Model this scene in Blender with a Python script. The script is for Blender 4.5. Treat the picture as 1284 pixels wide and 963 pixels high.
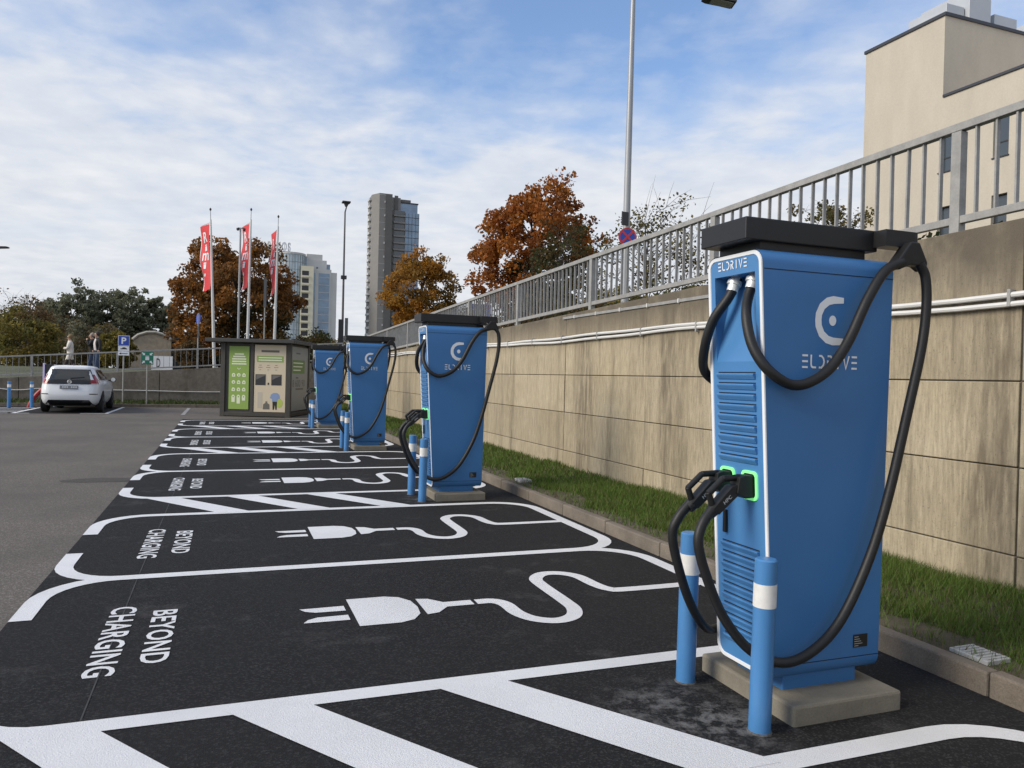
import bpy, bmesh, math, random
import numpy as np
from mathutils import Vector, Matrix
R = math.radians
random.seed(7); rng = np.random.default_rng(7)
scene = bpy.context.scene
for o in list(bpy.data.objects): bpy.data.objects.remove(o)
COL = scene.collection

# ------------------------------------------------------------------ camera
cam_d = bpy.data.cameras.new("camera"); cam = bpy.data.objects.new("camera", cam_d); COL.objects.link(cam)
cam_d.sensor_width = 36.0; cam_d.sensor_fit = 'HORIZONTAL'; cam_d.lens = 36.0 * 960 / 1284
cam_d.clip_start = 0.05; cam_d.clip_end = 6000
YAW, PITCH, ROLL = R(-20.6), R(-0.5), R(1.4)
fw = Vector((-math.sin(YAW) * math.cos(PITCH), math.cos(YAW) * math.cos(PITCH), math.sin(PITCH)))
rt = fw.cross(Vector((0, 0, 1))).normalized(); up = rt.cross(fw)
r2 = rt * math.cos(ROLL) + up * math.sin(ROLL); u2 = -rt * math.sin(ROLL) + up * math.cos(ROLL)
M = Matrix((r2, u2, -fw)).transposed().to_4x4(); M.translation = Vector((0, 0, 1.5)); cam.matrix_world = M
scene.camera = cam

# ------------------------------------------------------------------ sky and sun
SUN_EL, SUN_AZ = R(33), R(-93)          # azimuth measured from +Y towards +X: sun stands on the -X side
world = bpy.data.worlds.new("World"); scene.world = world; world.use_nodes = True
nt = world.node_tree; nt.nodes.clear(); N = nt.nodes.new; L = nt.links.new
sky = N('ShaderNodeTexSky'); sky.sky_type = 'NISHITA'; sky.sun_disc = False
sky.sun_elevation = SUN_EL; sky.sun_rotation = SUN_AZ; sky.air_density = 1.2; sky.dust_density = 0.2; sky.ozone_density = 3.5
tc = N('ShaderNodeTexCoord'); sep = N('ShaderNodeSeparateXYZ'); L(tc.outputs['Generated'], sep.inputs[0])
def mth(op, a, b=None, clamp=False):
    n = N('ShaderNodeMath'); n.operation = op; n.use_clamp = clamp
    for i, v in enumerate((a, b)):
        if v is None: continue
        if isinstance(v, (int, float)): n.inputs[i].default_value = v
        else: L(v, n.inputs[i])
    return n.outputs[0]
zz = mth('ADD', mth('MAXIMUM', sep.outputs[2], 0.0), 0.10)
comb = N('ShaderNodeCombineXYZ'); L(mth('DIVIDE', sep.outputs[0], zz), comb.inputs[0]); L(mth('DIVIDE', sep.outputs[1], zz), comb.inputs[1])
def wnoise(scale, detail, rough, dist, stretch=(1, 1, 1), rot=0, loc=(0, 0, 0)):
    mp = N('ShaderNodeMapping'); mp.inputs['Scale'].default_value = stretch; mp.inputs['Rotation'].default_value = (0, 0, rot); mp.inputs['Location'].default_value = loc
    L(comb.outputs[0], mp.inputs[0]); n = N('ShaderNodeTexNoise'); L(mp.outputs[0], n.inputs['Vector'])
    n.inputs['Scale'].default_value = scale; n.inputs['Detail'].default_value = detail; n.inputs['Roughness'].default_value = rough; n.inputs['Distortion'].default_value = dist
    return n.outputs['Fac']
def wramp(fac, stops):
    r = N('ShaderNodeValToRGB'); L(fac, r.inputs[0]); e = r.color_ramp.elements
    while len(e) < len(stops): e.new(0.5)
    for i, (p, v) in enumerate(stops): e[i].position = p; e[i].color = (v, v, v, 1)
    return r.outputs[0]
n_big = wnoise(0.55, 5, 0.5, 0.3, (1, 1.25, 1), 0.5, (2.3, 0.4, 0))
n_fine = wnoise(2.6, 8, 0.58, 0.25, (1, 1.0, 1), 0.35, (4, 1, 0))
n_rip = wnoise(8.0, 5, 0.5, 0.15, (1, 1.0, 1), 0.2, (1, 7, 0))
mix_n = mth('ADD', mth('ADD', mth('MULTIPLY', n_big, 0.60), mth('MULTIPLY', n_fine, 0.28)), mth('MULTIPLY', n_rip, 0.12))
elev = mth('MULTIPLY', mth('SUBTRACT', 0.40, mth('MINIMUM', sep.outputs[2], 0.43)), 0.75)     # a thicker deck towards the horizon
mask = wramp(mth('ADD', mix_n, elev), [(0.39, 0.06), (0.48, 0.40), (0.58, 0.88), (0.70, 0.98)])
shade = wramp(mth('ADD', mth('MULTIPLY', n_fine, 0.6), mth('MULTIPLY', n_rip, 0.4)), [(0.32, 0.0), (0.68, 1.0)])
cc = N('ShaderNodeMix'); cc.data_type = 'RGBA'; L(shade, cc.inputs[0]); cc.inputs[6].default_value = (5.1, 5.4, 5.95, 1); cc.inputs[7].default_value = (6.5, 6.6, 6.85, 1)
mx = N('ShaderNodeMix'); mx.data_type = 'RGBA'; L(mask, mx.inputs[0]); gain = N('ShaderNodeVectorMath'); gain.operation = 'MULTIPLY'; L(sky.outputs[0], gain.inputs[0]); gain.inputs[1].default_value = (1.22, 1.28, 1.42); L(gain.outputs[0], mx.inputs[6]); L(cc.outputs[2], mx.inputs[7])
bg = N('ShaderNodeBackground'); bg.inputs[1].default_value = 0.10; L(mx.outputs[2], bg.inputs[0])
out = N('ShaderNodeOutputWorld'); L(bg.outputs[0], out.inputs[0])
sun_d = bpy.data.lights.new("sun", 'SUN'); sun = bpy.data.objects.new("sun", sun_d); COL.objects.link(sun)
sun_d.energy = 2.5; sun_d.angle = R(28); sun_d.color = (1.0, 0.91, 0.77)
sdir = Vector((math.sin(SUN_AZ) * math.cos(SUN_EL), math.cos(SUN_AZ) * math.cos(SUN_EL), math.sin(SUN_EL)))
sun.rotation_euler = sdir.to_track_quat('Z', 'Y').to_euler(); sun.location = (-30, 0, 30)
vs = scene.view_settings; vs.view_transform = 'Standard'; vs.look = 'None'; vs.exposure = 0.4; vs.gamma = 1.0; vs.use_curve_mapping = False
scene.render.engine = 'CYCLES'

# ------------------------------------------------------------------ materials
MATS = {}
def mat(name, col, rough=0.6, var=0.0, vscale=4.0, bump=0.0, bscale=60.0, metal=0.0, spec=0.5, emit=None, estr=0, stretch=(1, 1, 1), coat=0, fine=0.0, fscale=200.0, detail=5):
    if name in MATS: return MATS[name]
    m = bpy.data.materials.new(name); m.use_nodes = True; t = m.node_tree; b = t.nodes['Principled BSDF']
    b.inputs['Base Color'].default_value = (*col, 1); b.inputs['Roughness'].default_value = rough; b.inputs['Metallic'].default_value = metal
    b.inputs['Specular IOR Level'].default_value = spec; b.inputs['Coat Weight'].default_value = coat
    g = t.nodes.new('ShaderNodeNewGeometry')
    def noise(scale, st=(1, 1, 1), d=detail, ro=0.6):
        mp = t.nodes.new('ShaderNodeMapping'); mp.inputs['Scale'].default_value = st; t.links.new(g.outputs['Position'], mp.inputs[0])
        n = t.nodes.new('ShaderNodeTexNoise'); n.inputs['Scale'].default_value = scale; n.inputs['Detail'].default_value = d; n.inputs['Roughness'].default_value = ro
        t.links.new(mp.outputs[0], n.inputs['Vector']); return n.outputs['Fac']
    if var or fine:
        fac = None
        for (amp, sc, st) in ((var, vscale, stretch), (fine, fscale, (1, 1, 1))):
            if not amp: continue
            mr = t.nodes.new('ShaderNodeMapRange'); t.links.new(noise(sc, st), mr.inputs[0])
            mr.inputs[1].default_value = 0.3; mr.inputs[2].default_value = 0.7; mr.inputs[3].default_value = 1 - amp; mr.inputs[4].default_value = 1 + amp
            if fac is None: fac = mr.outputs[0]
            else:
                q = t.nodes.new('ShaderNodeMath'); q.operation = 'MULTIPLY'; t.links.new(fac, q.inputs[0]); t.links.new(mr.outputs[0], q.inputs[1]); fac = q.outputs[0]
        vm = t.nodes.new('ShaderNodeVectorMath'); vm.operation = 'SCALE'; vm.inputs[0].default_value = col; t.links.new(fac, vm.inputs['Scale'])
        t.links.new(vm.outputs[0], b.inputs['Base Color'])
    if bump:
        bn = t.nodes.new('ShaderNodeBump'); bn.inputs['Strength'].default_value = bump; bn.inputs['Distance'].default_value = 0.01
        t.links.new(noise(bscale, (1, 1, 1), 4, 0.7), bn.inputs['Height']); t.links.new(bn.outputs[0], b.inputs['Normal'])
    if emit: b.inputs['Emission Color'].default_value = (*emit, 1); b.inputs['Emission Strength'].default_value = estr
    MATS[name] = m; return m

def asphalt(name, base, agg, patch, dust=0.0, scale=1.0, tracks=False, spots=()):
    m = bpy.data.materials.new(name); m.use_nodes = True; t = m.node_tree; b = t.nodes['Principled BSDF']
    g = t.nodes.new('ShaderNodeNewGeometry'); pos = g.outputs['Position']
    def noise(sc, d=4, ro=0.6, st=(1, 1, 1)):
        mp = t.nodes.new('ShaderNodeMapping'); mp.inputs['Scale'].default_value = st; t.links.new(pos, mp.inputs[0])
        n = t.nodes.new('ShaderNodeTexNoise'); n.inputs['Scale'].default_value = sc; n.inputs['Detail'].default_value = d; n.inputs['Roughness'].default_value = ro
        t.links.new(mp.outputs[0], n.inputs['Vector']); return n.outputs['Fac']
    def ramp(f, a, bq):
        r = t.nodes.new('ShaderNodeMapRange'); r.clamp = True; t.links.new(f, r.inputs[0]); r.inputs[1].default_value = a; r.inputs[2].default_value = bq; return r.outputs[0]
    def mix(f, A, B):
        x = t.nodes.new('ShaderNodeMix'); x.data_type = 'RGBA'; t.links.new(f, x.inputs[0])
        for i, v in ((6, A), (7, B)):
            if isinstance(v, tuple): x.inputs[i].default_value = (*v, 1)
            else: t.links.new(v, x.inputs[i])
        return x.outputs[2]
    def mul(a, bq):
        q = t.nodes.new('ShaderNodeMath'); q.operation = 'MULTIPLY'; q.use_clamp = True; t.links.new(a, q.inputs[0])
        if isinstance(bq, (int, float)): q.inputs[1].default_value = bq
        else: t.links.new(bq, q.inputs[1])
        return q.outputs[0]
    vo = t.nodes.new('ShaderNodeTexVoronoi'); vo.inputs['Scale'].default_value = 120 * scale; t.links.new(pos, vo.inputs['Vector'])
    sp = t.nodes.new('ShaderNodeSeparateColor'); t.links.new(vo.outputs['Color'], sp.inputs[0])
    c = mix(ramp(sp.outputs[0], 0.62, 1.0), base, agg)
    c = mix(mul(ramp(noise(0.55, 6, 0.65), 0.40, 0.68), 0.6), c, patch)
    if dust:
        c = mix(mul(ramp(noise(1.3, 8, 0.75), 0.56, 0.78), dust), c, (0.16, 0.155, 0.15))
        c = mix(mul(ramp(noise(2.5, 6, 0.7, (0.25, 3.0, 1)), 0.60, 0.8), dust * 0.5), c, (0.12, 0.118, 0.115))
    for (sx, sy, sr) in spots:                         # dried cement splashes
        vmn = t.nodes.new('ShaderNodeVectorMath'); vmn.operation = 'DISTANCE'; t.links.new(pos, vmn.inputs[0]); vmn.inputs[1].default_value = (sx, sy, 0)
        edge = ramp(vmn.outputs['Value'], sr, sr * 0.35)
        c = mix(mul(mul(edge, ramp(noise(9, 6, 0.7), 0.46, 0.62)), 0.55), c, (0.20, 0.195, 0.19))
    t.links.new(c, b.inputs['Base Color']); b.inputs['Roughness'].default_value = 0.9; b.inputs['Specular IOR Level'].default_value = 0.15
    bn = t.nodes.new('ShaderNodeBump'); bn.inputs['Strength'].default_value = 0.5; bn.inputs['Distance'].default_value = 0.004
    t.links.new(vo.outputs['Distance'], bn.inputs['Height']); t.links.new(bn.outputs[0], b.inputs['Normal'])
    MATS[name] = m; return m
M_old = asphalt('old_asphalt', (0.118, 0.105, 0.092), (0.25, 0.225, 0.20), (0.088, 0.080, 0.072), 0.25)
M_new = asphalt('new_asphalt', (0.0145, 0.0143, 0.0148), (0.044, 0.043, 0.043), (0.022, 0.0215, 0.0215), 0.34, spots=((1.95, 2.98, 0.42), (2.1, 2.75, 0.3), (2.3, 9.0, 0.35)))

def paint_mat():
    m = mat('road_paint', (0.72, 0.72, 0.72), 0.6, 0.08, 1.5, 0.6, 170, fine=0.09, fscale=260)
    return m
M_paint = paint_mat()

def concrete_wall(name, base, stain, pale, top_z=None):
    m = bpy.data.materials.new(name); m.use_nodes = True; t = m.node_tree; b = t.nodes['Principled BSDF']
    g = t.nodes.new('ShaderNodeNewGeometry'); pos = g.outputs['Position']
    def noise(sc, st=(1, 1, 1), d=6, ro=0.6):
        mp = t.nodes.new('ShaderNodeMapping'); mp.inputs['Scale'].default_value = st; t.links.new(pos, mp.inputs[0])
        n = t.nodes.new('ShaderNodeTexNoise'); n.inputs['Scale'].default_value = sc; n.inputs['Detail'].default_value = d; n.inputs['Roughness'].default_value = ro
        t.links.new(mp.outputs[0], n.inputs['Vector']); return n.outputs['Fac']
    def ramp(f, a, bq, lo=0.0, hi=1.0):
        r = t.nodes.new('ShaderNodeMapRange'); t.links.new(f, r.inputs[0]); r.inputs[1].default_value = a; r.inputs[2].default_value = bq
        r.inputs[3].default_value = lo; r.inputs[4].default_value = hi; return r.outputs[0]
    def mix(f, A, B, mode='MIX'):
        x = t.nodes.new('ShaderNodeMix'); x.data_type = 'RGBA'; x.blend_type = mode; t.links.new(f, x.inputs[0])
        for i, v in ((6, A), (7, B)):
            if isinstance(v, tuple): x.inputs[i].default_value = (*v, 1)
            else: t.links.new(v, x.inputs[i])
        return x.outputs[2]
    def mul(a, bq):
        q = t.nodes.new('ShaderNodeMath'); q.operation = 'MULTIPLY'; q.use_clamp = True; t.links.new(a, q.inputs[0])
        if isinstance(bq, (int, float)): q.inputs[1].default_value = bq
        else: t.links.new(bq, q.inputs[1])
        return q.outputs[0]
    sepx = t.nodes.new('ShaderNodeSeparateXYZ'); t.links.new(pos, sepx.inputs[0])
    oi = t.nodes.new('ShaderNodeObjectInfo')
    c = mix(ramp(noise(1.1, (1, 1, 1)), 0.35, 0.7), base, pale)
    c = mix(mul(oi.outputs['Random'], 0.28), c, stain)                       # slab to slab variation
    grain = ramp(noise(7.0, (1.0, 7.0, 0.9), 6, 0.7), 0.30, 0.72, 0.66, 1.16)      # vertical board grain
    vm = t.nodes.new('ShaderNodeVectorMath'); vm.operation = 'SCALE'; t.links.new(c, vm.inputs[0]); t.links.new(grain, vm.inputs['Scale']); c = vm.outputs[0]
    streak = mul(ramp(noise(1.15, (1, 1.6, 0.16), 5, 0.62), 0.52, 0.66), ramp(noise(5.0, (1, 3, 0.5), 5), 0.3, 0.6))
    c = mix(mul(streak, 0.78), c, stain)                                       # water runs from the top
    fine = mul(ramp(noise(1.0, (1, 6.5, 0.33), 6, 0.7), 0.54, 0.68), ramp(sepx.outputs[2], 0.0, 2.2, 0.35, 0.95))
    c = mix(mul(fine, 0.62), c, stain)
    if top_z:
        c = mix(mul(ramp(sepx.outputs[2], top_z - 0.30, top_z + 0.22), ramp(noise(2.2), 0.22, 0.55, 0.45, 1.0)), c, (0.135, 0.115, 0.088))
    c = mix(mul(ramp(noise(60, d=3), 0.60, 0.72), 0.5), c, (0.09, 0.08, 0.065))     # pores
    t.links.new(c, b.inputs['Base Color']); b.inputs['Roughness'].default_value = 0.92; b.inputs['Specular IOR Level'].default_value = 0.15
    bn = t.nodes.new('ShaderNodeBump'); bn.inputs['Strength'].default_value = 0.5; bn.inputs['Distance'].default_value = 0.012
    t.links.new(noise(26, (1, 1.6, 0.8), 7, 0.75), bn.inputs['Height']); t.links.new(bn.outputs[0], b.inputs['Normal'])
    MATS[name] = m; return m
M_wall = concrete_wall('retaining_concrete', (0.445, 0.375, 0.255), (0.135, 0.11, 0.078), (0.52, 0.445, 0.315), 2.2)
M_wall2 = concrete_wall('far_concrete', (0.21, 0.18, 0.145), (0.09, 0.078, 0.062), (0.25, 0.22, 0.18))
M_joint = mat('joint', (0.07, 0.06, 0.048), 0.95, 0.2, 8)

M_blue = mat('charger_blue', (0.048, 0.172, 0.40), 0.42, 0.035, 2.2, spec=0.4)
M_bluef = mat('bollard_blue', (0.068, 0.215, 0.46), 0.32, 0.05, 5, spec=0.5)
M_white = mat('white_trim', (0.78, 0.80, 0.82), 0.4)
M_logo = mat('logo_grey', (0.80, 0.82, 0.83), 0.45)
M_black = mat('black_rubber', (0.012, 0.012, 0.0125), 0.5, 0.15, 20, 0.1, 90, spec=0.4)
M_blackbox = mat('black_coated_steel', (0.009, 0.009, 0.0095), 0.45, 0.1, 10)
M_seam = mat('dark_seam', (0.008, 0.012, 0.02), 0.8)
M_chrome = mat('nickel', (0.82, 0.82, 0.78), 0.35, metal=0.35)
M_led = mat('led_ring', (0.25, 0.8, 0.3), 0.4, emit=(0.17, 0.72, 0.20), estr=0.55)
M_plinth = mat('plinth_concrete', (0.205, 0.185, 0.145), 0.92, 0.16, 5, 0.4, 70, fine=0.1, fscale=120)
M_band = mat('reflective_band', (0.72, 0.71, 0.68), 0.5, 0.08, 25)
M_kerb = mat('kerb_stone', (0.165, 0.138, 0.108), 0.95, 0.25, 4, 0.6, 60, fine=0.2, fscale=110)
M_soil = mat('soil', (0.085, 0.07, 0.045), 0.98, 0.35, 5, 0.6, 40)
M_gal = mat('galvanised_rail', (0.29, 0.285, 0.27), 0.55, 0.18, 7, metal=0.0, fine=0.10, fscale=60)
M_pole = mat('lamp_pole_grey', (0.33, 0.34, 0.35), 0.45, 0.08, 3, metal=0.3)
M_pvc = mat('pvc_conduit', (0.66, 0.65, 0.62), 0.5, 0.06, 3)
M_beige = mat('beige_render', (0.50, 0.45, 0.37), 0.95, 0.06, 1.2, 0.3, 25, stretch=(1, 1, 0.3), fine=0.05, fscale=14)
M_coping = mat('dark_coping', (0.035, 0.038, 0.048), 0.5)
M_metalbox = mat('sheet_metal', (0.45, 0.47, 0.49), 0.45, 0.05, 1, metal=0.2)
M_glassd = mat('window_glass', (0.045, 0.06, 0.075), 0.08, spec=0.9)
M_glassb = mat('tower_glass', (0.16, 0.25, 0.36), 0.15, 0.25, 0.25, spec=0.9)
M_frame = mat('dark_frame', (0.03, 0.03, 0.033), 0.5)

# ------------------------------------------------------------------ mesh helpers
class MB:
    def __init__(s): s.v = []; s.f = []
    def add(s, verts, faces):
        o = len(s.v); s.v += [tuple(p) for p in verts]; s.f += [tuple(i + o for i in f) for f in faces]; return s
    def box(s, x0, x1, y0, y1, z0, z1):
        return s.add([(x0, y0, z0), (x1, y0, z0), (x1, y1, z0), (x0, y1, z0), (x0, y0, z1), (x1, y0, z1), (x1, y1, z1), (x0, y1, z1)],
                     [(0, 3, 2, 1), (4, 5, 6, 7), (0, 1, 5, 4), (1, 2, 6, 5), (2, 3, 7, 6), (3, 0, 4, 7)])
    def hexa(s, p): return s.add(p, [(0, 3, 2, 1), (4, 5, 6, 7), (0, 1, 5, 4), (1, 2, 6, 5), (2, 3, 7, 6), (3, 0, 4, 7)])
    def bar(s, a, b, w, h, upv=(0, 0, 1)):
        a = Vector(a); b = Vector(b); d = (b - a).normalized(); u = Vector(upv); sd = d.cross(u)
        if sd.length < 1e-4: sd = d.cross(Vector((1, 0, 0)))
        sd.normalize(); u = sd.cross(d); p = []
        for c in (a, b):
            p.append([c - sd * w / 2 - u * h / 2, c + sd * w / 2 - u * h / 2, c + sd * w / 2 + u * h / 2, c - sd * w / 2 + u * h / 2])
        return s.add(p[0] + p[1], [(0, 1, 2, 3), (7, 6, 5, 4), (0, 4, 5, 1), (1, 5, 6, 2), (2, 6, 7, 3), (3, 7, 4, 0)])
    def tube(s, pts, rad, n=10, caps=True):
        pts = [Vector(p) for p in pts]; k = len(pts); rs = rad if hasattr(rad, '__len__') else [rad] * k
        rings = []; prev = None
        for i in range(k):
            d = (pts[min(i + 1, k - 1)] - pts[max(i - 1, 0)]).normalized()
            if prev is None:
                a = d.cross(Vector((0, 0, 1)))
                if a.length < 1e-3: a = d.cross(Vector((1, 0, 0)))
            else: a = prev - d * prev.dot(d)
            a.normalize(); prev = a; b = d.cross(a)
            rings.append([pts[i] + (a * math.cos(2 * math.pi * j / n) + b * math.sin(2 * math.pi * j / n)) * rs[i] for j in range(n)])
        vs_ = [p for r in rings for p in r]; fs = []
        for i in range(k - 1):
            for j in range(n):
                fs.append((i * n + j, i * n + (j + 1) % n, (i + 1) * n + (j + 1) % n, (i + 1) * n + j))
        if caps: fs.append(tuple(range(n - 1, -1, -1))); fs.append(tuple((k - 1) * n + j for j in range(n)))
        return s.add(vs_, fs)
    def lathe(s, prof, c=(0, 0, 0), n=20, axis='z'):
        vs_ = []; fs = []
        for (r, h) in prof:
            for j in range(n):
                a = 2 * math.pi * j / n; p = (r * math.cos(a), r * math.sin(a), h)
                if axis == 'x': p = (h, r * math.cos(a), r * math.sin(a))
                if axis == 'y': p = (r * math.sin(a), h, r * math.cos(a))
                vs_.append((p[0] + c[0], p[1] + c[1], p[2] + c[2]))
        k = len(prof)
        for i in range(k - 1):
            for j in range(n): fs.append((i * n + j, i * n + (j + 1) % n, (i + 1) * n + (j + 1) % n, (i + 1) * n + j))
        fs.append(tuple(range(n - 1, -1, -1))); fs.append(tuple((k - 1) * n + j for j in range(n)))
        return s.add(vs_, fs)
    def poly(s, pts): return s.add(pts, [tuple(range(len(pts)))])
    def prism(s, pts2, fn, a, b):
        """polygon pts2 extruded from a to b; fn(u, v, w) -> xyz"""
        n = len(pts2)
        return s.add([fn(u, v, a) for u, v in pts2] + [fn(u, v, b) for u, v in pts2],
                     [tuple(range(n - 1, -1, -1)), tuple(range(n, 2 * n))] + [(i, (i + 1) % n, n + (i + 1) % n, n + i) for i in range(n)])
    def ribbon(s, pts, w, z=0.0, fn=None):
        pts = [Vector((p[0], p[1])) for p in pts]; k = len(pts); ws = w if hasattr(w, '__len__') else [w] * k; vs_ = []
        for i in range(k):
            d0 = (pts[i] - pts[max(i - 1, 0)]); d1 = (pts[min(i + 1, k - 1)] - pts[i])
            d0 = d0.normalized() if d0.length > 1e-9 else d1.normalized(); d1 = d1.normalized() if d1.length > 1e-9 else d0
            d = (d0 + d1); d = d.normalized() if d.length > 1e-6 else d0
            n_ = Vector((-d.y, d.x)); m_ = max(0.6, n_.dot(Vector((-d0.y, d0.x))))
            for sg in (1, -1):
                q = pts[i] + n_ * sg * ws[i] / 2 / m_
                vs_.append(fn(q.x, q.y) if fn else (q.x, q.y, z))
        return s.add(vs_, [(2 * i + 1, 2 * i + 3, 2 * i + 2, 2 * i) for i in range(k - 1)])
    def mesh(s, name, m, bevel=0.0, smooth=False, seg=2, weld=False):
        me = bpy.data.meshes.new(name); me.from_pydata(s.v, [], s.f); me.update()
        if bevel or weld or True:
            bm = bmesh.new(); bm.from_mesh(me)
            if weld: bmesh.ops.remove_doubles(bm, verts=bm.verts, dist=1e-5)
            bmesh.ops.recalc_face_normals(bm, faces=bm.faces) if not weld == 'keep' and bevel is not None and s.closed() else None
            if bevel: bmesh.ops.bevel(bm, geom=[e for e in bm.edges if len(e.link_faces) == 2 and e.calc_face_angle(0) > 0.5], offset=bevel, segments=seg, affect='EDGES', profile=0.5)
            bm.to_mesh(me); bm.free()
        if smooth:
            me.polygons.foreach_set('use_smooth', [True] * len(me.polygons))
            try: me.set_sharp_from_angle(angle=R(40))
            except Exception: pass
        me.materials.append(m); return me
    def closed(s): return True
    def build(s, name, m, parent=None, **k):
        return link(name, s.mesh(name, m, **k), parent)
def link(name, me, parent=None):
    o = bpy.data.objects.new(name, me); COL.objects.link(o)
    if parent: o.parent = parent
    return o
def tag(o, label, cat, group=None):
    o['label'] = label; o['category'] = cat
    if group: o['group'] = group
    return o
def struct(o): o['kind'] = 'structure'; return o
def stuff(o): o['kind'] = 'stuff'; return o
def empty(name, loc=(0, 0, 0), rz=0.0):
    o = bpy.data.objects.new(name, None); COL.objects.link(o); o.location = loc; o.rotation_euler = (0, 0, rz); o.empty_display_size = 0.2; return o
def copy_tree(o, parent=None):
    c = o.copy(); COL.objects.link(c); c.parent = parent
    for ch in list(o.children): copy_tree(ch, c)
    return c
def spline(pts, n=6):
    pts = [Vector(p) for p in pts]; P = [pts[0] * 2 - pts[1]] + pts + [pts[-1] * 2 - pts[-2]]; o = []
    for i in range(1, len(P) - 2):
        for k in range(n):
            t = k / n; a, b, c, d = P[i - 1], P[i], P[i + 1], P[i + 2]
            o.append(0.5 * ((2 * b) + (c - a) * t + (2 * a - 5 * b + 4 * c - d) * t * t + (3 * b - a - 3 * c + d) * t ** 3))
    o.append(pts[-1]); return o
_tc = {}
def text_mesh(txt, w, h, m, bold=0.0, fn=None):
    """flat lettering w x h with its lower left corner at the origin; fn(x, y) -> xyz"""
    key = (txt, round(w, 4), round(h, 4), m.name, bold, id(fn))
    cu = bpy.data.curves.new('lettering', 'FONT'); cu.body = txt; cu.offset = bold; cu.resolution_u = 3; cu.space_character = 1.0 + bold * 3
    ob = bpy.data.objects.new('lettering', cu); COL.objects.link(ob)
    dg = bpy.context.evaluated_depsgraph_get(); me = bpy.data.meshes.new_from_object(ob.evaluated_get(dg))
    bpy.data.objects.remove(ob); bpy.data.curves.remove(cu)
    xs = [v.co.x for v in me.vertices]; ys = [v.co.y for v in me.vertices]
    x0, x1, y0, y1 = min(xs), max(xs), min(ys), max(ys)
    for v in me.vertices:
        x = (v.co.x - x0) / (x1 - x0) * w; y = (v.co.y - y0) / (y1 - y0) * h
        v.co = fn(x, y) if fn else (x, y, 0)
    me.materials.clear(); me.materials.append(m); me.update(); return me

# ================================================================== THE SETTING
BAY_EDGE = -1.15; KERB_X = 3.5; WALL_X = 4.9; CROSS_Y = 34.0; PERIOD = 6.13
def wall_top(y): return 2.635 - 0.0205 * (y - 3.5)
def rail_top(y): return wall_top(y) + 0.815
def cross_top(x): return max(0.25, 2.01 + 0.078 * (x - WALL_X)) if x < WALL_X else 2.01
struct(MB().poly([(-2500, -60, 0), (2500, -60, 0), (2500, 2500, 0), (-2500, 2500, 0)]).build('ground', M_old))
bay = struct(MB().poly([(BAY_EDGE, -4, 0.004), (KERB_X + 0.01, -4, 0.004), (KERB_X + 0.01, 25.0, 0.004), (BAY_EDGE, 25.0, 0.004)]).build('bay_asphalt', M_new))
gp_ = MB().poly([(-1.95, 11.3, 0.003), (-1.7, 11.22, 0.003), (-1.16, 11.2, 0.003), (-1.16, 11.6, 0.003), (-1.5, 11.66, 0.003), (-1.8, 11.6, 0.003), (-2.0, 11.45, 0.003)]).build('repair_patch', asphalt('patch_asphalt', (0.075, 0.069, 0.062), (0.15, 0.14, 0.125), (0.06, 0.056, 0.05), 0.1), bpy.data.objects['ground'])
# ---- painted markings
zc = [0.0075]
def mark(name, mb, me=None):
    zc[0] += 0.00004
    o = mb.build(name, M_paint, bay); o.location.z = zc[0]; return o
H0 = 2.43
def hb(k): return H0 + PERIOD * k
LW = 0.12; XE = 3.37; XL = BAY_EDGE + 0.06
def arc(cx, cy, r, a0, a1, n=8): return [(cx + r * math.cos(R(a0 + (a1 - a0) * i / n)), cy + r * math.sin(R(a0 + (a1 - a0) * i / n))) for i in range(n + 1)]
def bay_outline(y0, y1, name='bay_line'):
    """one bay between lines y0 < y1: rounded at the wall, open with short rounded tips at the lane"""
    rl, rr = 0.42, 0.45; tip = 0.88
    p = [(XL, y0 + tip)] + [(XL, y0 + rl * 1.15)] + [(a, y0 + (b - y0) * 1.15) for a, b in arc(XL + rl, y0 + rl, rl, 180, 270)]
    p += arc(XE - rr, y0 + rr, rr, 270, 360) + arc(XE - rr, y1 - rr, rr, 0, 90)
    p += [(a, y1 + (b - y1) * 1.15) for a, b in arc(XL + rl, y1 - rl, rl, 90, 180)] + [(XL, y1 - tip)]
    mark(name, MB().ribbon(p, LW))
cord = [(1.59, .0), (1.70, -.01), (1.76, -.10), (1.77, -.30), (1.83, -.44), (1.95, -.51), (2.08, -.46), (2.155, -.32), (2.17, -.13), (2.175, .28), (2.20, .44), (2.30, .55), (2.43, .54), (2.53, .42), (2.555, .18), (2.60, .04), (2.72, .0), (XE, .0)]
cordp = [(v.x, v.y) for v in spline([(a, b, 0) for a, b in cord], 4)]
neck = [(1.22, .17), (1.30, .15), (1.38, .05), (1.565, .05), (1.565, -.05), (1.38, -.05), (1.30, -.15), (1.22, -.17)]
bodyp = [(.78, .28), (1.03, .28), (1.12, .24), (1.18, .14), (1.195, 0), (1.18, -.14), (1.12, -.24), (1.03, -.28), (.78, -.28)]
pr1 = [(.47, .14), (.745, .145), (.745, .045), (.56, .05), (.50, .085)]
pr2 = [(a, -b) for a, b in pr1][::-1]
plug_mb = MB().ribbon(cordp, 0.10)
for q in (neck, bodyp, pr1, pr2): plug_mb.poly([(a, b, 0) for a, b in (q if q is pr2 else q[::-1])])
plug_me = plug_mb.mesh('plug_symbol', M_paint)
beyond_me = text_mesh('BEYOND', 0.92, 0.14, M_paint, 0.018, lambda x, y: (y, -x, 0))
charging_me = text_mesh('CHARGING', 1.17, 0.145, M_paint, 0.018, lambda x, y: (y, -x, 0))
bays = []
for k in range(-1, 4):
    y1 = hb(k) + 1.14; bays.append((y1, y1 + 2.48))
    if k < 3: bays.append((y1 + 2.48, hb(k + 1)))
    else: pass
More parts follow.
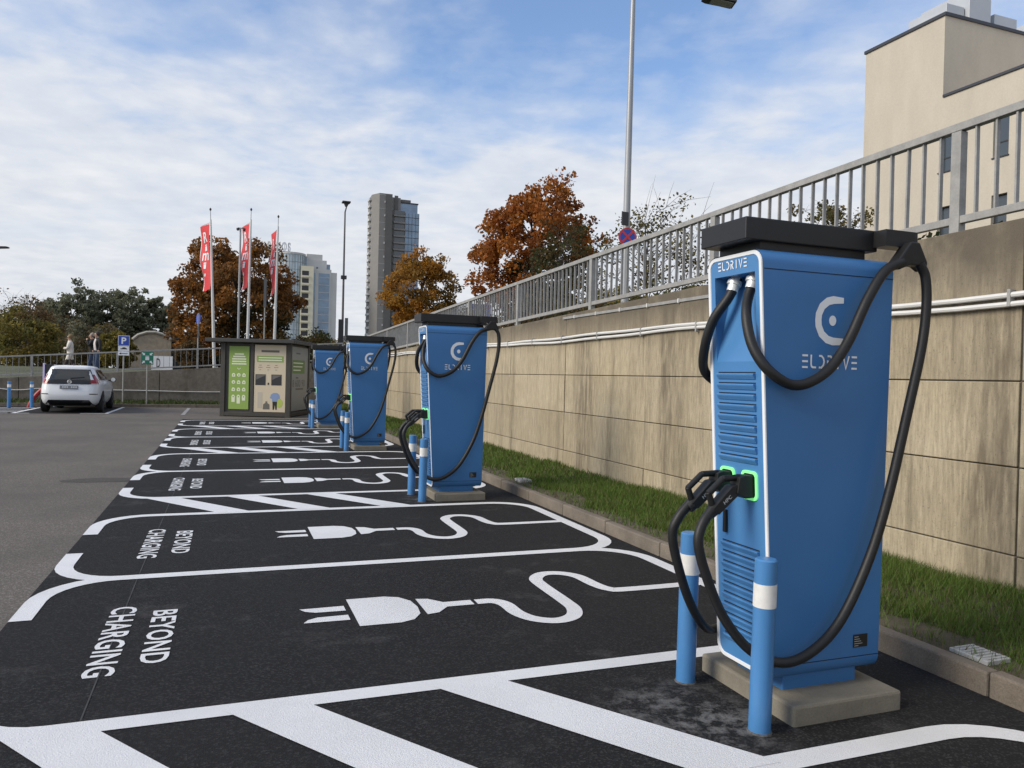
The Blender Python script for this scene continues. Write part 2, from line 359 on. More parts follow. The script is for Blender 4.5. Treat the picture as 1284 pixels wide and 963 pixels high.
for (a, b) in bays:
    if b < 1.0: continue
    bay_outline(a, b); c = (a + b) / 2
    if b < 3: continue
    for me, nm, loc in ((plug_me, 'plug_symbol', (0, c, 0)), (beyond_me, 'beyond_lettering', (-0.38, c + 0.36, 0)), (charging_me, 'charging_lettering', (-0.62, c + 0.49, 0))):
        o = link(nm, me, bay); zc[0] += 0.00004; o.location = (loc[0], loc[1], zc[0])
for k in range(0, 4):
    ya, yb = hb(k), hb(k) + 1.14
    for xt in (-0.83, 0.02, 0.95 - (0.0 if k == 0 else 0.02)):
        w = 0.34
        mark('hatch_stripe', MB().poly([(xt, yb, 0), (xt + 0.80, ya, 0), (xt + 0.80 + w, ya, 0), (xt + w, yb, 0)]))
# faint setting-out lines on the fresh asphalt
M_chalk = mat('chalk', (0.042, 0.042, 0.042), 0.9, 0.6, 3)
o = MB().ribbon([(-0.52, -1), (-0.55, 6), (-0.52, 24)], 0.007).build('chalk_line', M_chalk, bay); o.location.z = 0.0062
# ---- parking bay of the white car on the far side of the lot
lot = struct(MB().poly([(-9.5, 27.7, 0.004), (-3.5, 27.7, 0.004), (-3.5, 32.45, 0.004), (-9.5, 32.45, 0.004)]).build('far_bay_asphalt', M_new))
def fmark(pts, w=0.12):
    zc[0] += 0.00004
    o = MB().ribbon(pts, w).build('bay_line', M_paint, lot); o.location.z = zc[0]
fmark([(-6.15, 27.75), (-6.15, 32.3)]); fmark([(-3.55, 27.75), (-3.55, 32.3)])
fmark([(-6.15, 27.78), (-5.7, 27.78)]); fmark([(-4.3, 27.78), (-3.55, 27.78)])
fmark([(-8.9, 28.0), (-8.9, 32.3)]); fmark([(-9.0, 27.85), (-6.3, 27.85)])
for i in range(4): fmark([(-8.8, 28.4 + i * 0.9), (-6.25, 28.6 + i * 0.9)], 0.18)
o = MB().ribbon([(-1.25, 27.2), (-1.25, 32.0)], 0.12).build('old_bay_line', mat('worn_paint', (0.30, 0.29, 0.28), 0.8, 0.3, 6), lot); o.location.z = 0.0075
# ---- kerbs: separate stones
def kerb_run(name, n, fn, bev=0.012):
    root = struct(empty(name))
    me = MB().box(0, 0.085, 0, 0.992, -0.08, 0.125).mesh('kerb_stone', M_kerb, bevel=bev)
    for i in range(n):
        o = link('kerb_stone', me, root); x, y, rz = fn(i); o.location = (x, y, random.uniform(-0.004, 0.004)); o.rotation_euler = (random.uniform(-.004, .004), 0, rz + random.uniform(-.004, .004))
kerb_run('kerb', 35, lambda i: (KERB_X, -2.35 + i, 0))
kerb_run('far_kerb', 21, lambda i: (-17 + i, 32.6, -math.pi / 2))
# ---- verge and grass
vg = MB(); ys = np.arange(-3, 34.01, 0.5); prev = None
def verge_z(x, y): return 0.10 + 0.055 * (x - KERB_X) / 1.4 + 0.012 * math.sin(y * 1.7 + x * 3) + 0.010 * math.sin(y * 4.1 - x * 5)
xs = np.linspace(KERB_X + 0.07, WALL_X + 0.05, 8); vv = [(float(x), float(y), verge_z(x, y)) for y in ys for x in xs]; nx = len(xs)
vg.add(vv, [(j * nx + i, j * nx + i + 1, (j + 1) * nx + i + 1, (j + 1) * nx + i) for j in range(len(ys) - 1) for i in range(nx - 1)])
struct(vg.build('grass_verge', M_soil, smooth=True))
struct(MB().poly([(-22, 32.66, 0.09), (4.9, 32.66, 0.09), (4.9, 34.05, 0.16), (-22, 34.05, 0.16)]).build('far_verge', mat('far_verge_turf', (0.075, 0.095, 0.03), 0.95, 0.4, 3, 0.8, 30)))
def leaf_mat(name, rough=0.7, trans=0.45):
    m = bpy.data.materials.new(name); m.use_nodes = True; t = m.node_tree; b = t.nodes['Principled BSDF']
    a = t.nodes.new('ShaderNodeAttribute'); a.attribute_name = 'leaf_colour'; t.links.new(a.outputs['Color'], b.inputs['Base Color'])
    b.inputs['Roughness'].default_value = rough; b.inputs['Specular IOR Level'].default_value = 0.25
    tr = t.nodes.new('ShaderNodeBsdfTranslucent'); t.links.new(a.outputs['Color'], tr.inputs[0]); mxs = t.nodes.new('ShaderNodeMixShader'); mxs.inputs[0].default_value = trans
    o = t.nodes['Material Output']; t.links.new(b.outputs[0], mxs.inputs[1]); t.links.new(tr.outputs[0], mxs.inputs[2]); t.links.new(mxs.outputs[0], o.inputs[0])
    MATS[name] = m; return m
M_leaf = leaf_mat('foliage'); M_blade = leaf_mat('grass_blades', 0.6, 0.3)
def poly_mesh(name, V, F, colours, m, per):
    """V (n*per,3) vertices, each face uses per consecutive ones; one colour per face"""
    me = bpy.data.meshes.new(name); n = len(V) // per
    me.vertices.add(len(V)); me.vertices.foreach_set('co', V.astype(np.float32).ravel())
    me.loops.add(len(V)); me.loops.foreach_set('vertex_index', np.arange(len(V), dtype=np.int32))
    me.polygons.add(n); me.polygons.foreach_set('loop_start', np.arange(0, len(V), per, dtype=np.int32))
    me.polygons.foreach_set('loop_total', np.full(n, per, dtype=np.int32))
    at = me.attributes.new('leaf_colour', 'FLOAT_COLOR', 'FACE'); at.data.foreach_set('color', np.c_[colours, np.ones(n)].astype(np.float32).ravel())
    me.update(); me.validate(); me.materials.append(m); return me
def grass_patch(name, boxes, zfn, parent=None, tint=(0.098, 0.158, 0.028)):
    Vs, Cs = [], []
    for (x0, x1, y0, y1, dens, h, w) in boxes:
        n = int((x1 - x0) * (y1 - y0) * dens); X = rng.uniform(x0, x1, n); Y = rng.uniform(y0, y1, n)
        patch = 0.5 + 0.5 * np.sin(X * 2.3 + Y * 1.3) * np.sin(Y * 0.9 + 1.0) + 0.35 * np.sin(X * 7 + Y * 5.1)
        bare = (X < x0 + 0.10 + 0.16 * np.abs(np.sin(Y * 1.3) + 0.6 * np.sin(Y * 3.7)))
        keep = (rng.random(n) < np.clip(0.55 + 0.5 * patch, 0.15, 1)) & ~(bare & (rng.random(n) < 0.85)); X, Y, patch = X[keep], Y[keep], patch[keep]; n = len(X)
        Z = np.array([zfn(a, b) for a, b in zip(X, Y)]) - 0.004
        a = rng.uniform(0, 2 * np.pi, n); hh = h * rng.uniform(0.45, 1.25, n); ln = hh * rng.uniform(0.1, 0.9, n); la = rng.uniform(0, 2 * np.pi, n)
        P = np.stack([X, Y, Z], 1); sd = np.stack([np.cos(a), np.sin(a), np.zeros(n)], 1) * w / 2
        top = P + np.stack([np.cos(la) * ln, np.sin(la) * ln, hh], 1)
        Vs.append(np.stack([P - sd, P + sd, top], 1).reshape(-1, 3))
        c = np.array(tint) * rng.uniform(0.6, 1.35, (n, 1)); dry = rng.random(n) < 0.13; c[dry] = np.array((0.17, 0.14, 0.06)) * rng.uniform(0.6, 1.2, (dry.sum(), 1)); Cs.append(c)
    return link(name, poly_mesh(name, np.concatenate(Vs), None, np.concatenate(Cs), M_blade, 3), parent)
g = stuff(grass_patch('grass', [(3.6, 4.9, 0.6, 5, 9000, 0.075, 0.006), (3.6, 4.9, 5, 9, 5200, 0.078, 0.009), (3.6, 4.9, 9, 16, 1800, 0.075, 0.016), (3.6, 4.9, 16, 34, 700, 0.08, 0.03)], verge_z))
tag(g, 'short green grass on the verge between kerb and retaining wall', 'grass')
g = stuff(grass_patch('grass', [(-12, 4.9, 32.7, 34.0, 420, 0.13, 0.035)], lambda x, y: 0.1 + (y - 32.7) * 0.05, tint=(0.06, 0.09, 0.025)))
tag(g, 'rough grass along the foot of the far low wall', 'grass')
# ---- raised land behind the walls
def up_z(x, y):
    if y <= CROSS_Y: return wall_top(y) - 0.10
    base = (cross_top(x) - 0.10) if x < 5.2 else wall_top(CROSS_Y) - 0.10
    t = min(1, max(0, (y - 38) / 10)); return base * (1 - t) + 1.45 * t
gx = [-300, -120, -60, -30, -17, -10, -6, -2, 1, 4.9, 5.12, 7, 12, 20, 40, 90, 300]; gy = [34.22, 36, 38, 40, 43, 48, 60, 90, 150, 300, 900]
tm = MB(); tm.add([(x, y, up_z(x, y)) for y in gy for x in gx], [(j * len(gx) + i, j * len(gx) + i + 1, (j + 1) * len(gx) + i + 1, (j + 1) * len(gx) + i) for j in range(len(gy) - 1) for i in range(len(gx) - 1)])
gy2 = [-30, 0, 5, 10, 15, 20, 25, 30, 34.22]; gx2 = [5.12, 7, 12, 20, 40, 90, 300]
tm.add([(x, y, up_z(x, min(y, CROSS_Y))) for y in gy2 for x in gx2], [(j * len(gx2) + i, j * len(gx2) + i + 1, (j + 1) * len(gx2) + i + 1, (j + 1) * len(gx2) + i) for j in range(len(gy2) - 1) for i in range(len(gx2) - 1)])
struct(tm.build('raised_ground', mat('raised_turf', (0.075, 0.08, 0.04), 0.95, 0.35, 0.6)))
struct(MB().add([(x, y, up_z(x, y) + 0.012) for x in (-25, -17, -10, -5, 0, 4.9) for y in (34.22, 36.0, 37.6)], [(i * 3 + j, i * 3 + j + 1, (i + 1) * 3 + j + 1, (i + 1) * 3 + j) for i in range(5) for j in range(2)]).build('ramp_path', mat('ramp_paving', (0.20, 0.19, 0.18), 0.9, 0.15, 2)))

# ---- retaining wall: precast slabs with recessed joints
rw = empty('retaining_wall', (WALL_X, 15, 0)); tag(rw, 'long stained beige concrete slab retaining wall beside the grass verge', 'wall')
def rl(x, y, z): return (x - WALL_X, y - 15, z)
core = MB(); y0c, y1c = -3.6, CROSS_Y + 0.24
core.hexa([rl(WALL_X + 0.02, y0c, -0.2), rl(WALL_X + 0.25, y0c, -0.2), rl(WALL_X + 0.25, y1c, -0.2), rl(WALL_X + 0.02, y1c, -0.2),
           rl(WALL_X + 0.02, y0c, wall_top(y0c) - 0.02), rl(WALL_X + 0.25, y0c, wall_top(y0c) - 0.02), rl(WALL_X + 0.25, y1c, wall_top(y1c) - 0.02), rl(WALL_X + 0.02, y1c, wall_top(y1c) - 0.02)])
core.build('wall_core', M_joint, rw)
zj = [-0.15, 0.40, 0.985, 1.555, 2.12]; PW = 2.40; yk = [3.53 + PW * i for i in range(-3, 14)]; JW = 0.009
for i in range(len(yk) - 1):
    ya, yb = yk[i], min(yk[i + 1], CROSS_Y - 0.01)
    wide = 0.016 if i % 3 == 0 else JW / 2
    for j in range(5):
        za = zj[j] + JW / 2; jx = random.uniform(-0.005, 0.005)
        if j < 4: zt0 = zt1 = zj[j + 1] - JW / 2
        else: zt0, zt1 = wall_top(ya), wall_top(yb)
        if zt1 - za < 0.03: continue
        x0, x1 = WALL_X + jx, WALL_X + (0.03 if j < 4 else 0.26); A, B = ya + wide, yb - JW / 2
        q = MB().hexa([rl(x0, A, za), rl(x1, A, za), rl(x1, B, za), rl(x0, B, za), rl(x0, A, zt0), rl(x1, A, zt0), rl(x1, B, zt1), rl(x0, B, zt1)])
        q.build('concrete_slab', M_wall, rw, bevel=0.006)
# conduits on the wall
cd = empty('wall_conduit', (WALL_X, 10, 2.1)); tag(cd, 'pair of white plastic pipes clipped along the beige retaining wall', 'pipe')
def cl(p): return (p[0] - WALL_X, p[1] - 10, p[2] - 2.1)
for dz, amp, ph, r in ((0.028, 0.010, 0.3, 0.019), (-0.022, 0.016, 1.2, 0.019)):
    pts = [cl((WALL_X - 0.03, y, 2.105 + dz + amp * math.sin(y * 0.9 + ph) + 0.006 * math.sin(y * 2.7))) for y in np.arange(-2, 25.01, 0.4)]
    MB().tube(pts, r, 8).build('pipe', M_pvc, cd, smooth=True)
clip = MB().box(-0.052, 0.0, -0.012, 0.012, -0.055, 0.06).mesh('pipe_clip', M_gal, bevel=0.003)
for y in np.arange(-1.2, 24, 1.2): o = link('pipe_clip', clip, cd); o.location = (0, float(y) - 10, 0.005)
sp = empty('wall_strip', (WALL_X, 9, 2.43)); tag(sp, 'thin galvanised earthing strip near the top of the beige wall', 'metal strip')
MB().bar((-0.012, 1.83, 0.0), (-0.012, -3.0, 0.0), 0.012, 0.035).build('flat_bar', M_gal, sp)
for y in np.arange(-2.8, 1.8, 0.7): MB().box(-0.03, 0.0, y - 0.01, y + 0.01, -0.025, 0.025).build('bracket', M_pvc, sp, bevel=0.002)

# ---- cross wall at the far end
cw = empty('ramp_wall', (-6, CROSS_Y, 0)); tag(cw, 'low grey brown concrete wall under the far ramp railing', 'wall')
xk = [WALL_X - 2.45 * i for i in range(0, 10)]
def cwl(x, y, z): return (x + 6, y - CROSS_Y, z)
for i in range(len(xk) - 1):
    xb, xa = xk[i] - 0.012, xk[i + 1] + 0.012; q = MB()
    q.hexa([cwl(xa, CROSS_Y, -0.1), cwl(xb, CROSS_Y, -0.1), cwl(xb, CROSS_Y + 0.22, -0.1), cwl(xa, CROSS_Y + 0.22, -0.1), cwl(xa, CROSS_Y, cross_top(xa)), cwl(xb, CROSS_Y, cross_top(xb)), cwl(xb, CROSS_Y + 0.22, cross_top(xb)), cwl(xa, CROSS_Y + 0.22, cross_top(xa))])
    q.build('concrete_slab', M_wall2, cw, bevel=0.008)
pts = [cwl(x, CROSS_Y - 0.04, 0.60 + 0.012 * math.sin(x * 1.3) - (0.05 * math.sin((x + 8) * 3) if x < -5.6 else 0)) for x in np.arange(-16, 2.0, 0.4)]
MB().tube(pts, 0.02, 6).build('pipe', M_pvc, cw, smooth=True)

# ---- railings
def railing(name, label, org, p_of, n_pan, step, picket_n, post_h=0.82, xdir=False):
    root = empty(name, org); tag(root, label, 'railing'); O = Vector(org)
    pk = {}
    for i in range(n_pan):
        a, b = Vector(p_of(i)) - O, Vector(p_of(i + 1)) - O
        t0, t1 = a + Vector((0, 0, post_h - 0.03)), b + Vector((0, 0, post_h - 0.03))
        MB().bar(t0, t1, 0.065, 0.058).build('top_rail', M_gal, root, bevel=0.004)
        MB().bar(a + Vector((0, 0, 0.11)), b + Vector((0, 0, 0.11)), 0.05, 0.055).build('bottom_rail', M_gal, root, bevel=0.004)
        d = 0.035
        q = MB().box(a.x - (d if not xdir else 0.04), a.x + (d if not xdir else 0.04), a.y - (0.04 if not xdir else d), a.y + (0.04 if not xdir else d), a.z - 0.10, a.z + post_h - 0.062)
        q.build('post', M_gal, root, bevel=0.004)
        pm = MB().box(-0.016 if not xdir else -0.007, 0.016 if not xdir else 0.007, -0.007 if not xdir else -0.016, 0.007 if not xdir else 0.016, 0.137, post_h - 0.058).mesh('picket', M_gal)
        for k in range(1, picket_n + 1):
            c = a.lerp(b, k / (picket_n + 1)); o = link('picket', pm, root); o.location = c; o.rotation_euler = (random.uniform(-.006, .006), random.uniform(-.006, .006), 0)
    return root
def rp(i): y = -1.84 + 2.985 * i; return (WALL_X + 0.11, y, wall_top(y) - 0.005)
railing('wall_railing', 'grey galvanised picket railing along the top of the tall retaining wall', rp(6), rp, 12, 2.985, 19)
def cp(i): x = 4.85 - 2.95 * i; return (x, CROSS_Y + 0.11, cross_top(x) - 0.005)
railing('ramp_railing', 'grey picket railing along the far ramp above the low wall', cp(2), cp, 6, 2.95, 13, 0.84, True)
# ivy along the wall crest
def leaf_cloud(centres, radii, n_each, size, palette, flat=1.0, squash=0.75):
    Vs, Cs = [], []
    pal = np.array(palette)
    for c, r in zip(centres, radii):
        n = max(3, int(n_each)); d = rng.normal(size=(n, 3)); d /= np.linalg.norm(d, axis=1)[:, None] + 1e-9
        P = np.array(c) + d * (r * rng.random((n, 1)) ** 0.45) * np.array((1, 1, squash))
        s_ = size * rng.uniform(0.55, 1.3, (n, 1)); u = rng.normal(size=(n, 3)); u[:, 2] *= flat; u /= np.linalg.norm(u, axis=1)[:, None]
        w = rng.normal(size=(n, 3)); w -= u * np.sum(u * w, 1)[:, None]; w /= np.linalg.norm(w, axis=1)[:, None]
        Vs.append(np.stack([P - u * s_ * 0.6, P + w * s_ * 0.42 - u * s_ * 0.05, P + u * s_ * 0.65, P - w * s_ * 0.42 + u * s_ * 0.05], 1).reshape(-1, 3))
        base = pal[rng.integers(0, len(pal))] * 0.6 + pal[rng.integers(0, len(pal), n)] * 0.4
        Cs.append(base * rng.uniform(0.65, 1.35, (n, 1)))
    return np.concatenate(Vs), np.concatenate(Cs)
cs = []; rs_ = []
for y in np.arange(2.5, 22, 0.16):
    if rng.random() < 0.85: cs.append((WALL_X + 0.42 + rng.uniform(-.1, .15), y, wall_top(y) + rng.uniform(-0.02, 0.05))); rs_.append(rng.uniform(0.07, 0.16))
V, C = leaf_cloud(cs, rs_, 42, 0.045, [(0.045, 0.06, 0.022), (0.07, 0.075, 0.03), (0.025, 0.04, 0.015)])
iv = stuff(link('ground_ivy', poly_mesh('ground_ivy', V, None, C, M_leaf, 4))); tag(iv, 'low dark green ivy creeping along the crest of the tall wall', 'ivy')

# ================================================================== TREES AND SHRUBS
M_bark = mat('bark', (0.075, 0.06, 0.048), 0.95, 0.25, 6, 0.6, 20)
def crown_centres(c, rad, n, seed, hollow=0.55):
    r_ = np.random.default_rng(seed); d = r_.normal(size=(n, 3)); d /= np.linalg.norm(d, axis=1)[:, None]
    rr = hollow + (1 - hollow) * r_.random((n, 1)) ** 0.6; lob = 1 + 0.22 * np.sin(d[:, :1] * 5 + seed) * np.cos(d[:, 2:] * 4 + seed * 1.7) + 0.10 * np.sin(d[:, 1:2] * 9 + seed)
    return np.array(c) + d * rr * lob * np.array(rad)
def tree(name, label, cat, base, height, crad, palette, n_cl=80, per=70, leaf=0.16, seed=1, trunk=0.18, clump=0.22, group=None, crown_low=0.32, bare=False, two=None):
    root = empty(name, base); tag(root, label, cat, group)
    cz = height * (crown_low + (1 - crown_low) / 2); rad = (crad, crad, height * (1 - crown_low) / 2)
    cen = crown_centres((0, 0, cz), rad, n_cl, seed)
    t = MB(); rr = np.random.default_rng(seed + 100)
    tp = [(0, 0, -0.1), (0.03 * crad, 0, height * crown_low * 0.5), (0.05 * crad, 0.03 * crad, height * crown_low), (0, 0.02 * crad, cz), (-0.05 * crad, 0, height * 0.86)]
    t.tube(spline(tp, 3), list(np.linspace(trunk, trunk * 0.22, 13)), 7)
    idx = rr.permutation(n_cl)[:min(n_cl, 46 if bare else 26)]
    for i in idx:
        e = Vector(cen[i]); hgt = max(height * crown_low * 0.8, min(e.z - 0.15 * height, height * 0.75)); s0 = Vector((0, 0, hgt)); m_ = s0.lerp(e, 0.5) + Vector((rr.uniform(-.08, .08) * crad, rr.uniform(-.08, .08) * crad, 0.06 * height))
        t.tube(spline([s0, m_, e], 3), list(np.linspace(trunk * 0.26, trunk * 0.04, 7)), 5)
        if bare:
            for _ in range(5):
                q = m_.lerp(e, rr.uniform(0.1, 1)); e2 = q + Vector(rr.normal(size=3)) * crad * 0.22 + Vector((0, 0, 0.1 * crad)); t.tube([q, q.lerp(e2, .5) + Vector((0, 0, .03 * crad)), e2], [trunk * 0.1, trunk * 0.07, trunk * 0.03], 4)
    t.build('trunk', M_bark, root, smooth=True)
    radii = rr.uniform(0.7, 1.3, n_cl) * crad * clump
    if two is not None:                   # clumps on part of the crown take a second, darker palette
        sel = two[0](cen); V1, C1 = leaf_cloud(cen[~sel], radii[~sel], per, leaf, palette); V2, C2 = leaf_cloud(cen[sel], radii[sel], per, leaf, two[1]); V = np.concatenate([V1, V2]); C = np.concatenate([C1, C2])
    else: V, C = leaf_cloud(cen, radii, per, leaf, palette)
    link('crown', poly_mesh('crown', V, None, C, M_leaf, 4), root); return root
ORANGE = [(0.36, 0.125, 0.024), (0.30, 0.095, 0.02), (0.42, 0.17, 0.032), (0.22, 0.08, 0.022)]
GOLD = [(0.46, 0.23, 0.03), (0.40, 0.175, 0.026), (0.31, 0.145, 0.028), (0.20, 0.125, 0.03)]
BROWN = [(0.27, 0.115, 0.03), (0.19, 0.088, 0.028), (0.34, 0.15, 0.034), (0.14, 0.08, 0.03)]
DKGREEN = [(0.045, 0.055, 0.020), (0.06, 0.065, 0.022), (0.10, 0.06, 0.02)]
GREYGREEN = [(0.165, 0.175, 0.112), (0.21, 0.21, 0.14), (0.12, 0.13, 0.08)]
YELGREEN = [(0.19, 0.155, 0.035), (0.14, 0.135, 0.04), (0.23, 0.17, 0.04), (0.085, 0.09, 0.03)]
RUST = [(0.13, 0.085, 0.04), (0.10, 0.075, 0.038), (0.17, 0.11, 0.045)]
tree('maple_tree', 'tall rounded maple with rust orange autumn leaves rising behind the wall railing', 'tree', (15.3, 38, 2.0), 9.7, 3.15, ORANGE, 230, 95, 0.17, 3, 0.17, 0.19, crown_low=0.25, two=(lambda c: (c[:, 2] < 5.9) & (c[:, 0] > -0.7), DKGREEN + BROWN[:2]))
tree('maple_tree', 'small golden orange maple in front of the tall grey tower', 'tree', (14.7, 60, 1.45), 9.5, 3.1, GOLD, 170, 90, 0.20, 8, 0.2, 0.21, crown_low=0.2, two=(lambda c: (c[:, 0] > 0.6) & (c[:, 2] < 7.5), [(0.16, 0.09, 0.02), (0.10, 0.075, 0.02), (0.22, 0.12, 0.02)]))
tree('maple_tree', 'wide brown leaved maple behind the three red flags', 'tree', (0.75, 63, 1.45), 10.1, 4.5, BROWN, 330, 100, 0.22, 5, 0.24, 0.16, crown_low=0.10, two=(lambda c: (c[:, 2] < 5.0) & (c[:, 0] > -1.0), DKGREEN + BROWN[2:]))
tree('sparse_tree', 'nearly leafless tree with yellowing leaves behind the tall lamp pole', 'tree', (17.6, 30, 2.0), 7.4, 3.2, [(0.14, 0.12, 0.04), (0.20, 0.17, 0.06), (0.06, 0.06, 0.025)], 95, 42, 0.12, 12, 0.11, 0.24, crown_low=0.15, bare=True)
tree('sparse_tree', 'dark green half bare bush tree beside the tall lamp pole', 'tree', (13.6, 30.5, 2.0), 6.6, 1.7, DKGREEN, 50, 50, 0.13, 14, 0.08, 0.3, crown_low=0.1, bare=True)
tree('small_tree', 'small olive green tree at the corner of the beige building', 'tree', (19.9, 21.7, 2.3), 6.2, 1.5, [(0.11, 0.095, 0.03), (0.15, 0.11, 0.035), (0.07, 0.07, 0.025)], 70, 75, 0.10, 15, 0.06, 0.26, crown_low=0.1, bare=True)
k = 0
for (x, y, h, r, seed) in ((-17.6, 95, 7.6, 2.3, 21), (-15.2, 92, 8.6, 2.7, 22), (-12.3, 96, 9.2, 2.6, 23), (-10.2, 93, 8.9, 2.4, 24), (-8.2, 97, 8.8, 2.3, 25), (-5.9, 94, 7.6, 2.0, 26)):
    tree('willow_tree', ['grey green rounded tree at the edge of the far tree line beside bare trees', 'broad grey green tree of the far tree line above the white jacket walker', 'tallest grey green tree in the far tree line', 'grey green tree just past the tallest one in the far tree line', 'grey green tree of the far tree line above the parking sign', 'smaller grey green tree of the far tree line next to the brown maple'][k], 'tree', (x, y, 1.4), h, r, GREYGREEN, 120, 62, 0.27, seed, 0.14, 0.22, 'grey green trees of the far tree line', crown_low=0.08); k += 1
BL = ['yellow green shrub beside the arched garage', 'golden shrub below the parking sign behind the ramp railing', 'olive shrub behind the three walkers', 'rust brown shrub among the bare trees past the ramp', 'yellowing shrub beyond the ramp railing near the blue bollards', 'dark olive shrub behind the brown maple', 'low rusty shrub between the garage and the flagpoles', 'olive bush in front of the pale glass tower', 'low rust bush between the two towers', 'yellow green bush at the foot of the tall grey tower', 'dark bush behind the recycling kiosk', 'brown tangle of shrub in front of the far tree line']
for i, (x, y, h, r, pal) in enumerate(((-9.3, 68, 3.4, 1.6, YELGREEN), (-5.9, 50, 2.3, 0.9, YELGREEN), (-8.3, 58, 3.1, 1.7, GREYGREEN + RUST), (-12.6, 60, 4.0, 2.0, RUST), (-10.9, 52, 3.1, 1.9, YELGREEN), (-1.2, 70, 4.4, 1.8, DKGREEN), (-2.2, 60, 2.2, 1.2, RUST), (9.3, 85, 4.2, 2.6, [(0.06, 0.09, 0.03), (0.05, 0.07, 0.025)]), (13.2, 100, 4.2, 3.0, RUST + YELGREEN), (19.0, 100, 4.8, 3.0, YELGREEN + GREYGREEN), (5.4, 58, 3.0, 1.9, DKGREEN), (-14.0, 75, 4.6, 2.6, GREYGREEN + RUST))):
    tree('shrub', BL[i], 'shrub', (x, y, 1.40), h, r, pal, 70, 75, 0.15 if y < 70 else 0.22, 40 + i, 0.06, 0.30, 'shrubs beyond the ramp', crown_low=0.0)
WL = ['olive shrub behind the wall railing, first past the lamp pole', 'brown olive shrub behind the wall railing below the orange maple', 'broad dark shrub behind the railing between the two maples', 'rusty shrub behind the railing below the golden maple', 'olive shrub behind the railing beside the golden maple', 'dark shrub at the railing end by the tall tower', 'low yellowing shrub behind the lamp pole', 'sparse yellow shrub behind the railing past the no parking sign', 'low olive shrub behind the railing near the beige building']
for i, (x, y, h, r, pal) in enumerate(((10.6, 24, 2.1, 1.6, RUST + DKGREEN), (11.8, 29, 2.6, 1.9, RUST + DKGREEN), (11.0, 33, 2.6, 1.9, DKGREEN + RUST), (10.8, 39, 2.7, 1.9, RUST + YELGREEN), (12.2, 47, 3.0, 2.1, RUST + DKGREEN), (10.0, 52, 2.6, 1.9, DKGREEN), (13.4, 24.5, 2.6, 1.6, YELGREEN), (15.6, 24.5, 2.9, 1.6, YELGREEN + RUST), (17.6, 22.0, 2.2, 1.3, YELGREEN + DKGREEN))):
    tree('shrub', WL[i], 'shrub', (x, y, up_z(x, y)), h, r, pal, 60, 60 if i < 6 else 70, 0.12, 80 + i, 0.05, 0.30, 'shrubs behind the wall railing', crown_low=0.0)
for i, (x, y, h, r) in enumerate(((-19.6, 88, 7.2, 2.2), (-17.2, 84, 6.6, 1.8), (-13.6, 66, 5.0, 1.7))):
    tree('bare_tree', ['bare branched tree at the end of the far tree line', 'second bare tree from the end of the far tree line', 'smaller bare tree in front of the far tree line'][i], 'tree', (x, y, 1.4), h, r, RUST, 46, 5, 0.2, 60 + i, 0.11, 0.3, 'bare trees by the tree line', crown_low=0.1, bare=True)
cs = [(x + rng.uniform(-1, 1), 118 + rng.uniform(-4, 4), 1.2 + rng.uniform(0.0, 1.0) * (3.6 + 1.2 * math.sin(x * 0.37) + 0.8 * math.sin(x * 1.1))) for x in np.arange(-70, 75, 0.14)]
V, C = leaf_cloud(cs, [1.5] * len(cs), 40, 0.36, GREYGREEN + RUST + DKGREEN)
o = stuff(link('distant_woods', poly_mesh('distant_woods', V, None, C, M_leaf, 4))); tag(o, 'distant low belt of mixed trees along the skyline', 'woods')

# ================================================================== CHARGING STATIONS
CX, CY = 2.6, 3.0
def xf(z): return 2.22 + (2.1 - z) * 0.0615 - CX
def xb(z): return 2.985 - (2.1 - z) * 0.015 - CX
HW = 0.205; ZB, ZT, RC = 0.15, 2.105, 0.065
def hw(z):
    w = HW
    if z > ZT - RC: w = HW - RC + math.sqrt(max(0, RC ** 2 - (z - (ZT - RC)) ** 2))
    if z < ZB + RC: w = HW - RC + math.sqrt(max(0, RC ** 2 - ((ZB + RC) - z) ** 2))
    return w
def zlev(o=0.0, extra=()):
    r = RC - o; zs = [ZB + RC - r * math.cos(R(a)) for a in (0, 15, 30, 45, 60, 75, 90)] + [ZT - RC + r * math.sin(R(a)) for a in (0, 15, 30, 45, 60, 75, 90)]
    zs += list(extra) + list(np.linspace(0.4, 1.9, 6)); return sorted(set(round(float(z), 5) for z in zs))
def hwo(z, o):
    r = max(RC - o, 0.004); w = HW - o; c1, c0 = ZT - RC, ZB + RC
    if z > c1: return HW - RC + math.sqrt(max(0, r * r - (z - c1) ** 2))
    if z < c0: return HW - RC + math.sqrt(max(0, r * r - (c0 - z) ** 2))
    return w
